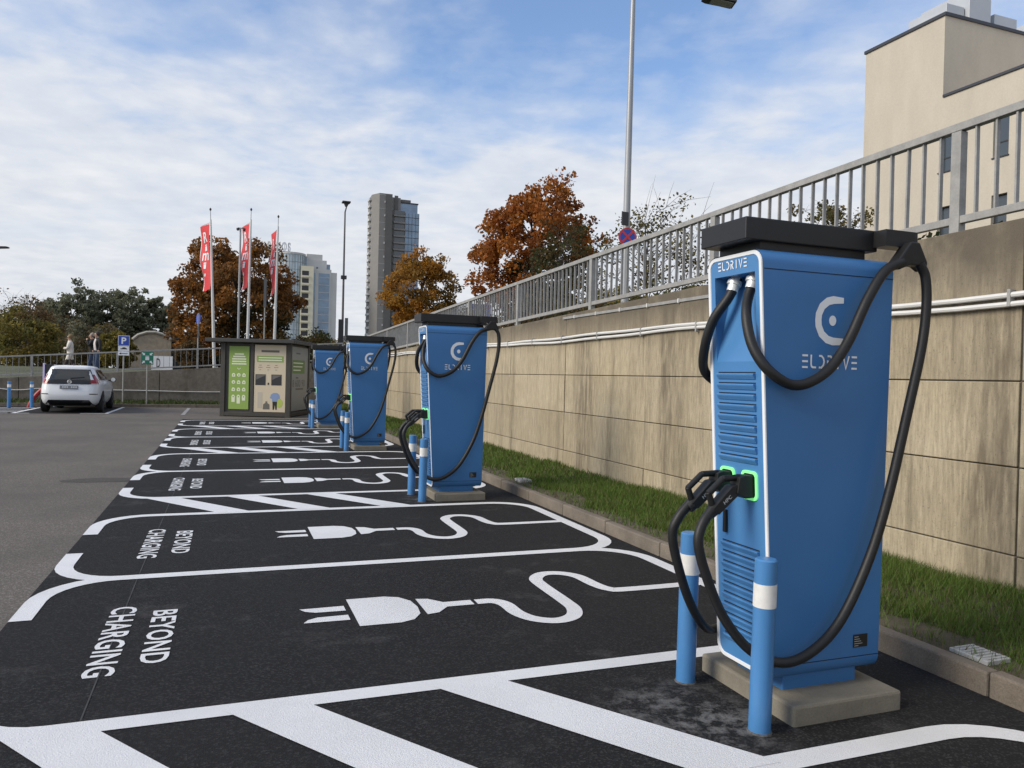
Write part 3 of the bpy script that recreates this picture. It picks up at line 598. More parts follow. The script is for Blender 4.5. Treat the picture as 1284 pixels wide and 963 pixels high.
def make_charger():
    root = empty('charging_station')
    # shell: sides, top, bottom, back
    zs = zlev(); b = MB(); n = len(zs); vs_ = []
    for z in zs:
        w = hwo(z, 0); vs_ += [(xf(z), -w, z), (xf(z), w, z), (xb(z), w, z), (xb(z), -w, z)]
    fs = []
    for i in range(n - 1):
        a, c = 4 * i, 4 * i + 4
        fs += [(a + 3, a, c, c + 3), (a + 1, a + 2, c + 2, c + 1), (a + 2, a + 3, c + 3, c + 2)]
    fs += [(0, 3, 2, 1), (4 * n - 4, 4 * n - 3, 4 * n - 2, 4 * n - 1)]
    b.add(vs_, fs); body = b.build('housing', M_blue, root, smooth=True, weld=False)
    # front ring: black gap, white trim
    def ring(o0, o1, dx0, dx1):
        m = MB(); z0 = zlev(o0); P = []
        for sgn in (-1, 1):
            la, lb = zlev(o0), zlev(o1); nn = len(la)
            va = [(xf(z) + dx0, sgn * hwo(z, o0), z) for z in la] + [(xf(z) + dx1, sgn * hwo(z, o1), z) for z in lb]
            m.add(va, [(i, i + 1, nn + i + 1, nn + i) if sgn < 0 else (i + 1, i, nn + i, nn + i + 1) for i in range(nn - 1)])
        la0, lb0 = zlev(o0), zlev(o1)
        for e, s_ in ((0, 1), (-1, -1)):
            q = [(xf(la0[e]) + dx0, -hwo(la0[e], o0), la0[e]), (xf(la0[e]) + dx0, hwo(la0[e], o0), la0[e]), (xf(lb0[e]) + dx1, hwo(lb0[e], o1), lb0[e]), (xf(lb0[e]) + dx1, -hwo(lb0[e], o1), lb0[e])]
            m.poly(q if s_ > 0 else q[::-1])
        return m
    ring(0.0, 0.004, 0.0, 0.002).build('edge_gap', M_seam, root)
    g = ring(0.004, 0.006, 0.002, -0.004); t2 = ring(0.006, 0.022, -0.004, -0.004); g.add(t2.v, t2.f); t3 = ring(0.022, 0.024, -0.004, 0.0); g.add(t3.v, t3.f)
    g.build('white_trim', M_white, root, smooth=False)
    # front panel with a sloping cable pocket
    PZ0, PZ1, PW_ = 1.60, 2.005, 0.150
    la = [z for z in zlev(0.024) if not (PZ0 < z < PZ1)] + [PZ0, PZ1]; la = sorted(set(la)); p = MB()
    for i in range(len(la) - 1):
        z0, z1 = la[i], la[i + 1]; w0, w1 = hwo(z0, 0.024), hwo(z1, 0.024)
        if z0 >= PZ0 - 1e-6 and z1 <= PZ1 + 1e-6:
            for s_ in (-1, 1):
                q = [(xf(z0), s_ * w0, z0), (xf(z0), s_ * PW_, z0), (xf(z1), s_ * PW_, z1), (xf(z1), s_ * w1, z1)]
                p.poly(q if s_ > 0 else q[::-1])
        else: p.poly([(xf(z0), w0, z0), (xf(z0), -w0, z0), (xf(z1), -w1, z1), (xf(z1), w1, z1)])
    D = 0.11
    p.poly([(xf(PZ0), PW_, PZ0), (xf(PZ0), -PW_, PZ0), (xf(PZ1) + D, -PW_, PZ1), (xf(PZ1) + D, PW_, PZ1)])
    p.poly([(xf(PZ1), PW_, PZ1), (xf(PZ1) + D, PW_, PZ1), (xf(PZ1) + D, -PW_, PZ1), (xf(PZ1), -PW_, PZ1)])
    for s_ in (-1, 1): p.poly([(xf(PZ0), s_ * PW_, PZ0), (xf(PZ1), s_ * PW_, PZ1), (xf(PZ1) + D, s_ * PW_, PZ1)])
    me = bpy.data.meshes.new('front_panel'); me.from_pydata(p.v, [], p.f); me.materials.append(M_bluef); link('front_panel', me, root)
    # louvres
    lv = MB().prism([(0.0, 0.030), (-0.013, 0.031), (-0.017, 0.027), (-0.015, 0.020), (-0.006, 0.004), (0.0, 0.0)], lambda u, v, w: (u, w, v), -0.138, 0.138).mesh('louvre', M_bluef, bevel=0.0015, seg=1)
    ang = math.atan(-0.0615)
    slot = MB().box(-0.0015, 0.001, -0.138, 0.138, 0.0312, 0.0365).mesh('air_slot', M_seam)
    for (za, zb_, cnt) in ((1.125, 1.515, 9), (0.245, 0.70, 10)):
        for i in range(cnt):
            z = za + (zb_ - za) * i / (cnt - 1); o = link('louvre', lv, root); o.location = (xf(z), 0, z); o.rotation_euler = (0, ang, 0); link('air_slot', slot, o)
    # seams on the two sides
    for s_ in (-1, 1):
        for z in (2.012, 0.222):
            w = hwo(z, 0) + 0.0008; MB().add([(xf(z) + 0.006, s_ * w, z - 0.002), (xb(z), s_ * w, z - 0.002), (xb(z), s_ * w, z + 0.002), (xf(z) + 0.006, s_ * w, z + 0.002)], [(0, 1, 2, 3) if s_ < 0 else (3, 2, 1, 0)]).build('panel_seam', M_seam, root)
        # emblem and lettering on the side
        fn = (lambda u, v: (u - CX, -HW - 0.0015, v)) if s_ < 0 else (lambda u, v: (5.2 - u - CX, HW + 0.0015, v))
        lg = MB(); w_, h_ = 0.165, 0.225; x0, z0 = 2.525, 1.685
        path = [(.98, .925), (.62, .925), (.42, .89), (.22, .78), (.11, .62), (.095, .5), (.11, .38), (.22, .22), (.42, .11), (.62, .075), (1.0, .075)]
        lg.ribbon([(x0 + a * w_ * 1.0, z0 + b_ * h_) for a, b_ in path], [0.026] + [0.036] * 9 + [0.030], fn=fn)
        cc_ = [(x0 + 0.60 * w_ + 0.021 * math.cos(2 * math.pi * i / 18), z0 + 0.5 * h_ + 0.024 * math.sin(2 * math.pi * i / 18)) for i in range(18)]
        lg.poly([fn(a, b_) for a, b_ in cc_]); lg.build('emblem', M_logo, root)
        word(fn, 2.455, 1.575, 0.335, 0.062, 0.009).build('eldrive_lettering', M_logo, root)
        # rating plate
        yy = s_ * (HW + 0.001); px = 2.80 - CX if s_ < 0 else 2.32 - CX + 0.02
        pl = MB().box(px, px + 0.085, min(yy, yy + s_ * 0.002), max(yy, yy + s_ * 0.002), 0.265, 0.325).build('rating_plate', M_blackbox, root)
        tx = MB()
        for q in range(5): tx.box(px + 0.006, px + 0.03 + 0.008 * ((q * 3) % 4), min(yy + s_ * 0.0022, yy + s_ * 0.0028), max(yy + s_ * 0.0022, yy + s_ * 0.0028), 0.271 + q * 0.0105, 0.2735 + q * 0.0105)
        tx.build('print', mat('plate_print', (0.4, 0.4, 0.4), 0.6), pl)
    word(lambda u, v: (xf(v) - 0.0025, 0.118 - u, v), 0.0, 2.033, 0.225, 0.040, 0.0062).build('eldrive_lettering', M_white, root)
    # foot
    MB().box(2.43 - CX, 2.86 - CX, -0.165, 0.165, 0.08, 0.16).build('foot', M_blue, root, bevel=0.006)
    # cable management head
    MB().box(2.25 - CX, 2.86 - CX, -0.15, 0.15, 2.10, 2.145).build('head_neck', M_blackbox, root)
    MB().box(2.155 - CX, 2.915 - CX, -0.172, 0.172, 2.142, 2.243).build('head_box', M_blackbox, root, bevel=0.005)
    for s_ in (-1, 1):
        arm = MB().box(2.89 - CX, 3.07 - CX, -0.042, 0.042, 2.160, 2.238); arm.lathe([(0.042, 2.160), (0.042, 2.238)], (3.07 - CX, 0, 0), 16)
        a = arm.build('swivel_arm', M_blackbox, root); a.location.y = s_ * 0.205; a.rotation_euler = (0, 0, 0)
        bt = MB().prism([(-0.028, 0.09), (0.028, 0.09), (0.085, -0.01), (0.075, -0.055), (0.03, -0.03), (-0.03, -0.03), (-0.105, -0.06), (-0.115, -0.015)], lambda u, v, w: (u, w, v), -0.032, 0.032).build('cable_boot', M_black, root, bevel=0.008)
        bt.location = (3.03 - CX, s_ * 0.258, 2.10); bt.scale = (0.92, 1, 0.92)
        def W(pts): return [(x - CX, (y - CY) * -s_, z) for x, y, z in pts]
        up_ = W([(2.30, 2.93, 2.0), (2.255, 2.925, 1.91), (2.205, 2.875, 1.80), (2.20, 2.815, 1.66), (2.25, 2.755, 1.55), (2.375, 2.735, 1.495), (2.53, 2.73, 1.555), (2.65, 2.73, 1.69), (2.76, 2.725, 1.90), (2.86, 2.725, 2.035), (2.96, 2.725, 2.085)])
        MB().tube(spline(up_, 6), 0.0235, 12).build('cable', M_black, root, smooth=True)
        lo_ = W([(3.07, 2.725, 2.085), (3.105, 2.72, 2.02), (3.11, 2.715, 1.88), (3.08, 2.71, 1.68), (3.0, 2.71, 1.36), (2.905, 2.71, 1.0), (2.805, 2.715, .71), (2.65, 2.715, .44), (2.50, 2.725, .305), (2.36, 2.755, .255), (2.235, 2.82, .30), (2.115, 2.865, .45), (2.03, 2.885, .645), (1.995, 2.895, .78), (2.02, 2.905, .86), (2.075, 2.912, .925)])
        MB().tube(spline(lo_, 6), 0.0225, 12).build('cable', M_black, root, smooth=True)
        # gland
        gl = MB().lathe([(0.0275, -0.03), (0.0275, 0.002), (0.035, 0.003), (0.035, 0.022), (0.025, 0.024), (0.025, 0.05)], (0, 0, 0), 12).build('cable_gland', M_chrome, root, smooth=True)
        gl.location = (2.278 - CX, -(2.93 - CY) * s_ * 1.0, 1.965); gl.rotation_euler = (0, R(18), 0)
        # socket, light ring, connector
        yc = s_ * 0.082; zc_ = 1.028
        rr_ = [(0.034, 0.062, 0), (0.034, 0.062, 0)]
        def rrect(w, h, r, n=5):
            q = []
            for (cx, cz, a0) in ((w - r, h - r, 0), (-w + r, h - r, 90), (-w + r, -h + r, 180), (w - r, -h + r, 270)):
                q += [(cx + r * math.cos(R(a0 + 90 * i / n)), cz + r * math.sin(R(a0 + 90 * i / n))) for i in range(n + 1)]
            return q
        outer, inner = rrect(0.056, 0.068, 0.026), rrect(0.043, 0.055, 0.018); nn = len(outer); m = MB()
        fnx = lambda u, v, w: (xf(zc_ + v) + w, yc + u, zc_ + v)
        m.add([fnx(u, v, -0.008) for u, v in outer] + [fnx(u, v, -0.008) for u, v in inner] + [fnx(u, v, 0.002) for u, v in outer], [((i + 1) % nn, i, nn + i, nn + (i + 1) % nn) for i in range(nn)] + [(i, (i + 1) % nn, 2 * nn + (i + 1) % nn, 2 * nn + i) for i in range(nn)])
        m.build('light_ring', M_led, root)
        MB().prism(inner, fnx, -0.0045, 0.004).build('socket', M_seam, root)
        yk_ = yc; X = lambda x: x - CX
        cn = MB(); fnc = lambda u, v, w: (X(u), yk_ + w, v)
        cn.prism([(2.285, 1.075), (2.285, 0.975), (2.235, 0.972), (2.19, 0.998), (2.20, 1.068), (2.235, 1.078)], fnc, -0.034, 0.034)
        cn.prism([(2.245, 1.045), (2.20, 0.985), (2.10, 0.902), (2.066, 0.932), (2.165, 1.03)], fnc, -0.028, 0.028)
        for a_, b_ in (((2.225, 1.066), (2.13, 1.062)), ((2.135, 1.064), (2.055, 0.995)), ((2.057, 1.003), (2.082, 0.935))):
            cn.bar((X(a_[0]), yk_, a_[1]), (X(b_[0]), yk_, b_[1]), 0.036, 0.024, (0, 1, 0)) if False else cn.tube([(X(a_[0]), yk_, a_[1]), (X(b_[0]), yk_, b_[1])], 0.0155, 8)
        cn.tube([(X(2.10), yk_, 0.932), (X(2.064), yk_, 0.902)], [0.030, 0.027], 10)
        c_ = cn.build('connector', M_black, root, bevel=0.003, seg=1)
        hm = text_mesh('HPC', 0.05, 0.017, mat('grip_print', (0.5, 0.5, 0.5), 0.5), 0.01)
        ho = link('hpc_lettering', hm, c_); ho.location = (X(2.128), yk_ - 0.0287, 0.948); ho.rotation_euler = (R(90), R(-39), 0)
    hl = MB().box(-0.012, 0.004, -0.011, 0.011, -0.055, 0.055).build('lock_handle', M_blackbox, root, bevel=0.004); hl.location = (xf(0.83) - 0.004, 0.105, 0.83)
    return root
def word(fn, x0, z0, w, h, t):
    m = MB(); adv = w / 7.0; lw = adv * 0.68
    def st(pts, i): m.ribbon([(x0 + i * adv + a * lw, z0 + b * h) for a, b in pts], t, fn=fn)
    for i in (0, 6):
        for b in (0.07, 0.5, 0.93): st([(0, b), (1, b)], i)
    st([(0.1, 1), (0.1, 0.3), (0.2, 0.12), (0.4, 0.07), (1, 0.07)], 1)
    st([(0, 0.93), (0.45, 0.93), (0.8, 0.75), (0.92, 0.5), (0.8, 0.25), (0.45, 0.07), (0, 0.07)], 2)
    st([(0.05, 0.93), (0.6, 0.93), (0.85, 0.75), (0.6, 0.52), (0.25, 0.50)], 3); st([(0.35, 0.5), (0.9, 0)], 3); st([(0.1, 0.62), (0.1, 0)], 3)
    st([(0.45, 1), (0.45, 0)], 4); st([(-0.05, 1), (0.45, 0.03), (1.0, 1)], 5)
    return m
proto = make_charger()
CH_LAB = ['blue charging station standing farthest from the recycling kiosk, beside the dusty asphalt patch', 'blue charging station third from the recycling kiosk', 'blue charging station second from the recycling kiosk', 'blue charging station standing right before the recycling kiosk']
plm = MB().box(-0.31, 0.31, -0.345, 0.345, -0.05, 0.092).mesh('concrete_plinth', M_plinth, bevel=0.012, smooth=False)
bolr = 0.0475
def make_bollard(r=bolr, h=0.745):
    b = empty('bollard')
    MB().lathe([(r, -0.02), (r, h - 0.006), (r - 0.006, h), (0.002, h + 0.001)], (0, 0, 0), 20).build('post', M_bluef, b, smooth=True)
    MB().lathe([(r + 0.0012, h - 0.205), (r + 0.0012, h - 0.105)], (0, 0, 0), 20).build('white_band', M_band, b, smooth=True)
    MB().lathe([(r + 0.007, 0.0), (r + 0.005, 0.004), (r - 0.002, 0.008)], (0, 0, 0), 16).build('base_seal', mat('seal_grit', (0.09, 0.088, 0.085), 0.95, 0.4, 60), b)
    return b
bproto = make_bollard()
names = ['farthest from the kiosk', 'third from the kiosk', 'second from the kiosk', 'right before the kiosk']
for k in range(4):
    c = proto if k == 0 else copy_tree(proto); dx = (0, 0.03, 0.045, 0.05)[k]
    c.location = (CX + dx, CY + PERIOD * k, 0); tag(c, CH_LAB[k], 'charging station', 'blue charging stations along the bays')
    p = link('concrete_plinth', plm); p.location = (2.66 + dx, CY + 0.01 + PERIOD * k, 0); tag(p, 'low concrete plinth under the charging station ' + names[k], 'plinth', 'charger plinths')
    for j, (yy, sd) in enumerate(((-0.315, 'on its side away from the kiosk'), (0.25, 'on its kiosk side'))):
        b = bproto if (k == 0 and j == 0) else copy_tree(bproto); b.location = (2.185 + dx, CY + yy + PERIOD * k, 0.004); b.rotation_euler = (random.uniform(-.008, .008), R(0.6), 0)
        tag(b, 'blue bollard at the charger %s, %s' % (names[k], sd), 'bollard', 'bollards before the charging stations')
# drain covers on the verge
def cover(x, y, label):
    c = empty('manhole_cover', (x, y, verge_z(x, y) + 0.012)); tag(c, label, 'cover')
    Mc = mat('cover_grey', (0.42, 0.42, 0.41), 0.8, 0.12, 20)
    MB().box(-0.085, 0.085, -0.11, 0.11, -0.04, 0.012).build('lid', Mc, c, bevel=0.004)
    rib = MB().box(-0.07, 0.07, -0.006, 0.006, 0.0125, 0.018).mesh('rib', Mc)
    for i in range(7): o = link('rib', rib, c); o.location = (0, -0.09 + i * 0.03, 0)
cover(3.72, 2.86, 'pale slotted cover in the grass beside the kerb by the farthest charger from the kiosk')
cover(3.74, 9.45, 'pale cover in the grass beside the charger third from the kiosk')

# ================================================================== FAR SIDE: SIGNS, CAR, PEOPLE, KIOSK
b = make_bollard(0.058, 0.93); b.location = (-7.0, 31.1, 0.004); tag(b, 'blue bollard with white top band at the striped bay, farther from the white car', 'bollard', 'bollards at the far bay')
b2 = copy_tree(b); b2.location = (-6.4, 31.5, 0.004); tag(b2, 'blue bollard with white top band beside the red curved tube', 'bollard', 'bollards at the far bay')
M_red = mat('red_plastic', (0.36, 0.03, 0.03), 0.45, 0.12, 6)
MB().tube(spline([(-6.55, 31.75, -0.05), (-6.45, 31.75, 0.22), (-6.25, 31.75, 0.52), (-5.95, 31.75, 0.78), (-5.6, 31.75, 0.90), (-5.2, 31.75, 0.92)], 5), 0.075, 12).build('red_tube', M_red, smooth=True)
tag(bpy.data.objects['red_tube'], 'thick red curved tube rising from the ground beside the white car', 'tube')
pc = empty('charge_pillar', (-5.98, 32.2, 0)); tag(pc, 'slim white and purple charging pillar behind the white car', 'charging pillar')
MB().box(-0.15, 0.15, -0.1, 0.1, 0, 1.56).build('column', mat('pillar_dark', (0.02, 0.02, 0.025), 0.4), pc, bevel=0.01)
MB().box(-0.205, -0.145, -0.12, 0.12, 0, 1.6).build('side_panel', mat('lilac_panel', (0.60, 0.55, 0.80), 0.4), pc, bevel=0.01); MB().box(0.145, 0.2, -0.12, 0.12, 0, 1.56).build('side_panel', mat('pillar_grey', (0.35, 0.36, 0.38), 0.4), pc, bevel=0.01)
MB().box(-0.10, 0.12, -0.108, -0.1, 0.98, 1.22).build('screen_panel', M_white, pc)
MB().box(-0.06, 0.02, -0.112, -0.108, 1.03, 1.17).build('screen', mat('screen_purple', (0.10, 0.05, 0.35), 0.3), pc)

def sign_post(name, label, loc, h, r=0.03, rz=0):
    s_ = empty(name, loc, rz); tag(s_, label, 'sign'); MB().tube([(0, 0, -0.1), (0, 0, h)], r, 10).build('post', M_gal, s_, smooth=True); return s_
M_signblue = mat('sign_blue', (0.012, 0.055, 0.36), 0.35); M_signwhite = mat('sign_white', (0.72, 0.74, 0.76), 0.4); M_signgreen = mat('sign_green', (0.008, 0.16, 0.095), 0.4); M_ink = mat('sign_black', (0.02, 0.02, 0.02), 0.5); M_signred = mat('sign_red', (0.5, 0.03, 0.03), 0.4)
up_fn = lambda dx, dz, y: (lambda x, z: (x + dx, y, z + dz))
ps = sign_post('parking_sign', 'blue white P parking sign with car and arrow plates before the ramp wall', (-3.68, 33.2, 0.12), 2.62)
pl = MB().box(-0.20, 0.20, -0.045, -0.035, 2.24, 2.63).build('sign_plate', M_signwhite, ps, bevel=0.002)
MB().box(-0.185, 0.185, -0.049, -0.046, 2.255, 2.615).build('blue_field', M_signblue, pl)
link('p_lettering', text_mesh('P', 0.17, 0.25, M_signwhite, 0.03, up_fn(-0.08, 2.31, -0.051)), pl)
pl = MB().box(-0.195, 0.195, -0.045, -0.035, 2.035, 2.225).build('sign_plate', M_signwhite, ps, bevel=0.002)
MB().prism([(-0.12, 2.10), (-0.12, 2.125), (-0.06, 2.14), (-0.03, 2.175), (0.05, 2.175), (0.09, 2.14), (0.12, 2.13), (0.12, 2.10)], lambda u, v, w: (u, w, v), -0.048, -0.046).build('car_symbol', M_ink, pl)
pl = MB().box(-0.195, 0.195, -0.045, -0.035, 1.86, 2.02).build('sign_plate', M_signwhite, ps, bevel=0.002)
MB().prism([(-0.16, 1.935), (-0.09, 1.975), (-0.09, 1.947), (0.14, 1.947), (0.14, 1.923), (-0.09, 1.923), (-0.09, 1.895)], lambda u, v, w: (u, w, v), -0.048, -0.046).build('arrow_symbol', M_ink, pl)
gs = sign_post('assembly_sign', 'green assembly point sign with white arrows and figures on a thin post', (-2.80, 32.72, 0.08), 2.06, 0.025)
pl = MB().box(-0.215, 0.215, -0.04, -0.03, 1.57, 2.07).build('sign_plate', M_signgreen, gs, bevel=0.002)
ar = [(0.0, 0.0), (0.09, 0.0), (0.063, 0.03), (0.11, 0.08), (0.08, 0.11), (0.03, 0.063), (0.0, 0.09)]
for sx in (-1, 1):
    for sz in (-1, 1):
        pts = [(sx * (0.085 + a), 1.82 + sz * (0.11 + b_)) for a, b_ in ar]
        MB().prism(pts, lambda u, v, w: (u, w, v), -0.043, -0.041).build('arrow_symbol', M_signwhite, pl)
for dx in (-0.045, 0.0, 0.045):
    m = MB().prism([(dx - 0.022, 1.74), (dx - 0.018, 1.87), (dx + 0.018, 1.87), (dx + 0.022, 1.74)], lambda u, v, w: (u, w, v), -0.043, -0.041); m.lathe([(0.018, -0.043), (0.018, -0.041)], (dx, 0, 1.895), 10, 'y'); m.build('figure_symbol', M_signwhite, pl)
# white board with dark letter behind the railing
wb = empty('white_board', (-2.55, 36.6, up_z(-2.55, 36.6))); tag(wb, 'low white board with a dark curved mark behind the ramp railing', 'board')
MB().box(-0.42, 0.42, -0.02, 0.02, 0.12, 0.72).build('panel', mat('board_white', (0.78, 0.78, 0.76), 0.6), wb, bevel=0.003)
link('board_lettering', text_mesh('D', 0.15, 0.4, M_ink, 0.01, up_fn(-0.22, 0.22, -0.022)), wb)
for x in (-0.36, 0.36): MB().box(x - 0.02, x + 0.02, -0.015, 0.015, -0.1, 0.13).build('leg', M_gal, wb)

# ---- kiosk
P0, P1 = Vector((-0.12, 26.72)), Vector((2.02, 25.92)); kd = (P1 - P0); kw = kd.length; kang = math.atan2(kd.y, kd.x)
ks = empty('recycling_kiosk', (P0.x, P0.y, 0), kang); tag(ks, 'dark framed recycling kiosk with green and cream poster panels under flat roof', 'kiosk')
M_kf = mat('kiosk_frame', (0.055, 0.05, 0.042), 0.55, 0.1, 4); M_kg = mat('kiosk_green', (0.26, 0.39, 0.085), 0.45); M_kc = mat('kiosk_cream', (0.62, 0.53, 0.38), 0.5); M_kgrey = mat('kiosk_grey', (0.24, 0.255, 0.25), 0.4); M_kpale = mat('kiosk_print_pale', (0.72, 0.76, 0.55), 0.5); M_kgd = mat('kiosk_green_dark', (0.12, 0.22, 0.05), 0.5)
KD = 2.35; KH = 2.42
MB().box(0.06, kw - 0.06, 0.05, KD - 0.05, 0.14, KH - 0.02).build('cabinet', M_kf, ks)
MB().box(0, kw, 0.0, KD, 0.02, 0.15).build('base_frame', M_kf, ks, bevel=0.01)
for (x, y) in ((0, 0), (kw - 0.14, 0), (0, KD - 0.14), (kw - 0.14, KD - 0.14)): MB().box(x - 0.004, x + 0.144, y - 0.006, y + 0.146, 0.0, KH).build('corner_post', M_kf, ks, bevel=0.008)
MB().box(0.98, 1.08, -0.003, 0.06, 0.152, KH).build('mullion', M_kf, ks, bevel=0.005)
rf = MB().box(-0.42, kw + 0.18, -0.28, KD + 0.3, KH, KH + 0.12).build('roof', mat('kiosk_roof', (0.045, 0.043, 0.04), 0.5), ks, bevel=0.012)
gp = MB().box(0.27, 0.92, 0.02, 0.056, 0.24, KH - 0.12).build('green_panel', M_kg, ks, bevel=0.004)
for i, (w, z) in enumerate(((0.30, 2.02), (0.40, 1.94), (0.46, 1.86), (0.46, 1.78), (0.48, 1.70))): MB().box(0.595 - w / 2, 0.595 + w / 2, 0.017, 0.0195, z, z + 0.045).build('print_line', M_kpale, gp)
MB().prism([(0.54, 1.60), (0.595, 1.555), (0.65, 1.60), (0.65, 1.575), (0.595, 1.53), (0.54, 1.575)], lambda u, v, w: (u, w, v), 0.017, 0.0195).build('arrow_symbol', M_kpale, gp)
for r_ in range(4):
    for c_ in range(3):
        x = 0.36 + c_ * 0.17; z = 1.30 - r_ * 0.235; h = 0.12 if r_ < 3 else (0.24, 0.29, 0.19)[c_]
        sh = [(x + 0.0625 + 0.06 * math.cos(a), z + 0.06 + 0.06 * math.sin(a)) for a in np.linspace(0, 2 * math.pi, 13)[:-1]] if (r_ + c_) % 3 == 1 and r_ < 2 else [(x + .01, z - (0 if r_ < 3 else h - .12)), (x + .115, z - (0 if r_ < 3 else h - .12)), (x + .12, z + .07), (x + .085, z + .12), (x + .03, z + .115), (x + .005, z + .06)]
        ic = MB().prism(sh, lambda u, v, w: (u, w, v), 0.017, 0.0195).build('icon', M_kpale, gp)
        MB().box(x + 0.045, x + 0.08, 0.0145, 0.0165, z + 0.035, z + 0.075).build('icon_mark', M_kg, ic)
cp_ = MB().box(1.10, kw - 0.16, 0.012, 0.056, 0.17, KH - 0.06).build('cream_panel', M_kc, ks, bevel=0.004)
MB().box(1.18, kw - 0.24, 0.008, 0.0115, 1.80, 2.0).build('green_banner', M_kg, cp_)
for i, z in enumerate((1.925, 1.845)): MB().box(1.23, kw - 0.29, 0.0055, 0.0078, z, z + 0.035).build('print_line', M_kpale, cp_)
M_kink = mat('kiosk_ink', (0.14, 0.13, 0.11), 0.6)
MB().box(1.32, kw - 0.38, 0.008, 0.0115, 2.12, 2.19).build('print_line', M_kink, cp_)
for i in range(3):
    MB().box(1.22 + i * 0.26, 1.36 + i * 0.26, 0.009, 0.0115, 1.62, 1.635).build('print_line', M_kink, cp_); MB().box(1.25 + i * 0.26, 1.33 + i * 0.26, 0.009, 0.0115, 1.69, 1.705).build('print_line', M_kink, cp_); MB().box(1.26 + i * 0.26, 1.32 + i * 0.26, 0.009, 0.0115, 1.54, 1.555).build('print_line', M_kink, cp_)
for x in (1.14, 1.66): 
    h_ = MB().box(x, x + 0.33, 0.004, 0.0115, 1.05, 1.40).build('deposit_hatch', M_frame, cp_); MB().prism([(x + 0.03, 1.22), (x + 0.14, 1.28), (x + 0.32, 1.36), (x + 0.32, 1.38), (x + 0.03, 1.38)], lambda u, v, w: (u, w, v), 0.001, 0.0035).build('flap', mat('hatch_flap', (0.14, 0.13, 0.12), 0.4), h_)
MB().box(1.54, 1.585, 0.006, 0.0115, 1.06, 1.13).build('card_reader', M_ink, cp_)
fig = lambda u, v, w: (u, w, v)
MB().prism([(1.62, .63), (1.66, .75), (1.74, .80), (1.86, .80), (1.93, .74), (1.95, .62), (1.88, .60), (1.87, .52), (1.70, .52), (1.69, .60)], fig, 0.008, 0.0115).build('painted_jumper', mat('print_blue', (0.22, 0.30, 0.48), 0.6), cp_)
MB().prism([(1.71, .515), (1.86, .515), (1.85, .25), (1.81, .25), (1.79, .42), (1.76, .25), (1.72, .25)], fig, 0.008, 0.0115).build('painted_trousers', M_ink, cp_)
MB().prism([(1.40, .26), (1.41, .42), (1.48, .47), (1.48, .52), (1.54, .52), (1.54, .47), (1.61, .42), (1.62, .26)], fig, 0.008, 0.0115).build('painted_sack', M_kink, cp_)
MB().prism([(1.92 + .13 * math.cos(a) if 1.92 + .13 * math.cos(a) < kw - .17 else kw - .17, .47 + .15 * math.sin(a)) for a in np.linspace(0, 6.1, 18)], fig, 0.0092, 0.0115).build('painted_disc', mat('print_lime', (0.42, 0.50, 0.10), 0.6), cp_)
MB().box(1.22, 1.37, 0.009, 0.0115, .30, .82).build('painted_locker', mat('print_tan', (0.50, 0.45, 0.36), 0.6), cp_)
sp_ = MB().box(kw - 0.06, kw - 0.02, 0.16, KD - 0.16, 0.2, KH - 0.08).build('side_panel', M_kgrey, ks, bevel=0.004)
sfn = lambda x0, z0: (lambda x, z: (kw - 0.0185, x + x0, z + z0))
MB().box(kw - 0.0195, kw - 0.0175, 0.28, 1.75, 1.45, 1.90).build('green_banner', M_kgd, sp_)
link('phone_lettering', text_mesh('8 600 90', 1.5, 0.24, M_kink, 0.0, sfn(0.3, 1.0)), sp_)
for z, w in ((0.90, 1.3), (2.1, 0.7), (1.28, 0.4)): MB().box(kw - 0.0195, kw - 0.0175, 0.7, 0.7 + w * 0.7, z, z + 0.05).build('print_line', M_kink, sp_)
for i in range(3): MB().box(kw - 0.0165, kw - 0.0155, 0.36, 0.36 + (1.2, 1.1, .9)[i], 1.78 - i * 0.12, 1.82 - i * 0.12).build('print_line', M_kpale, sp_)

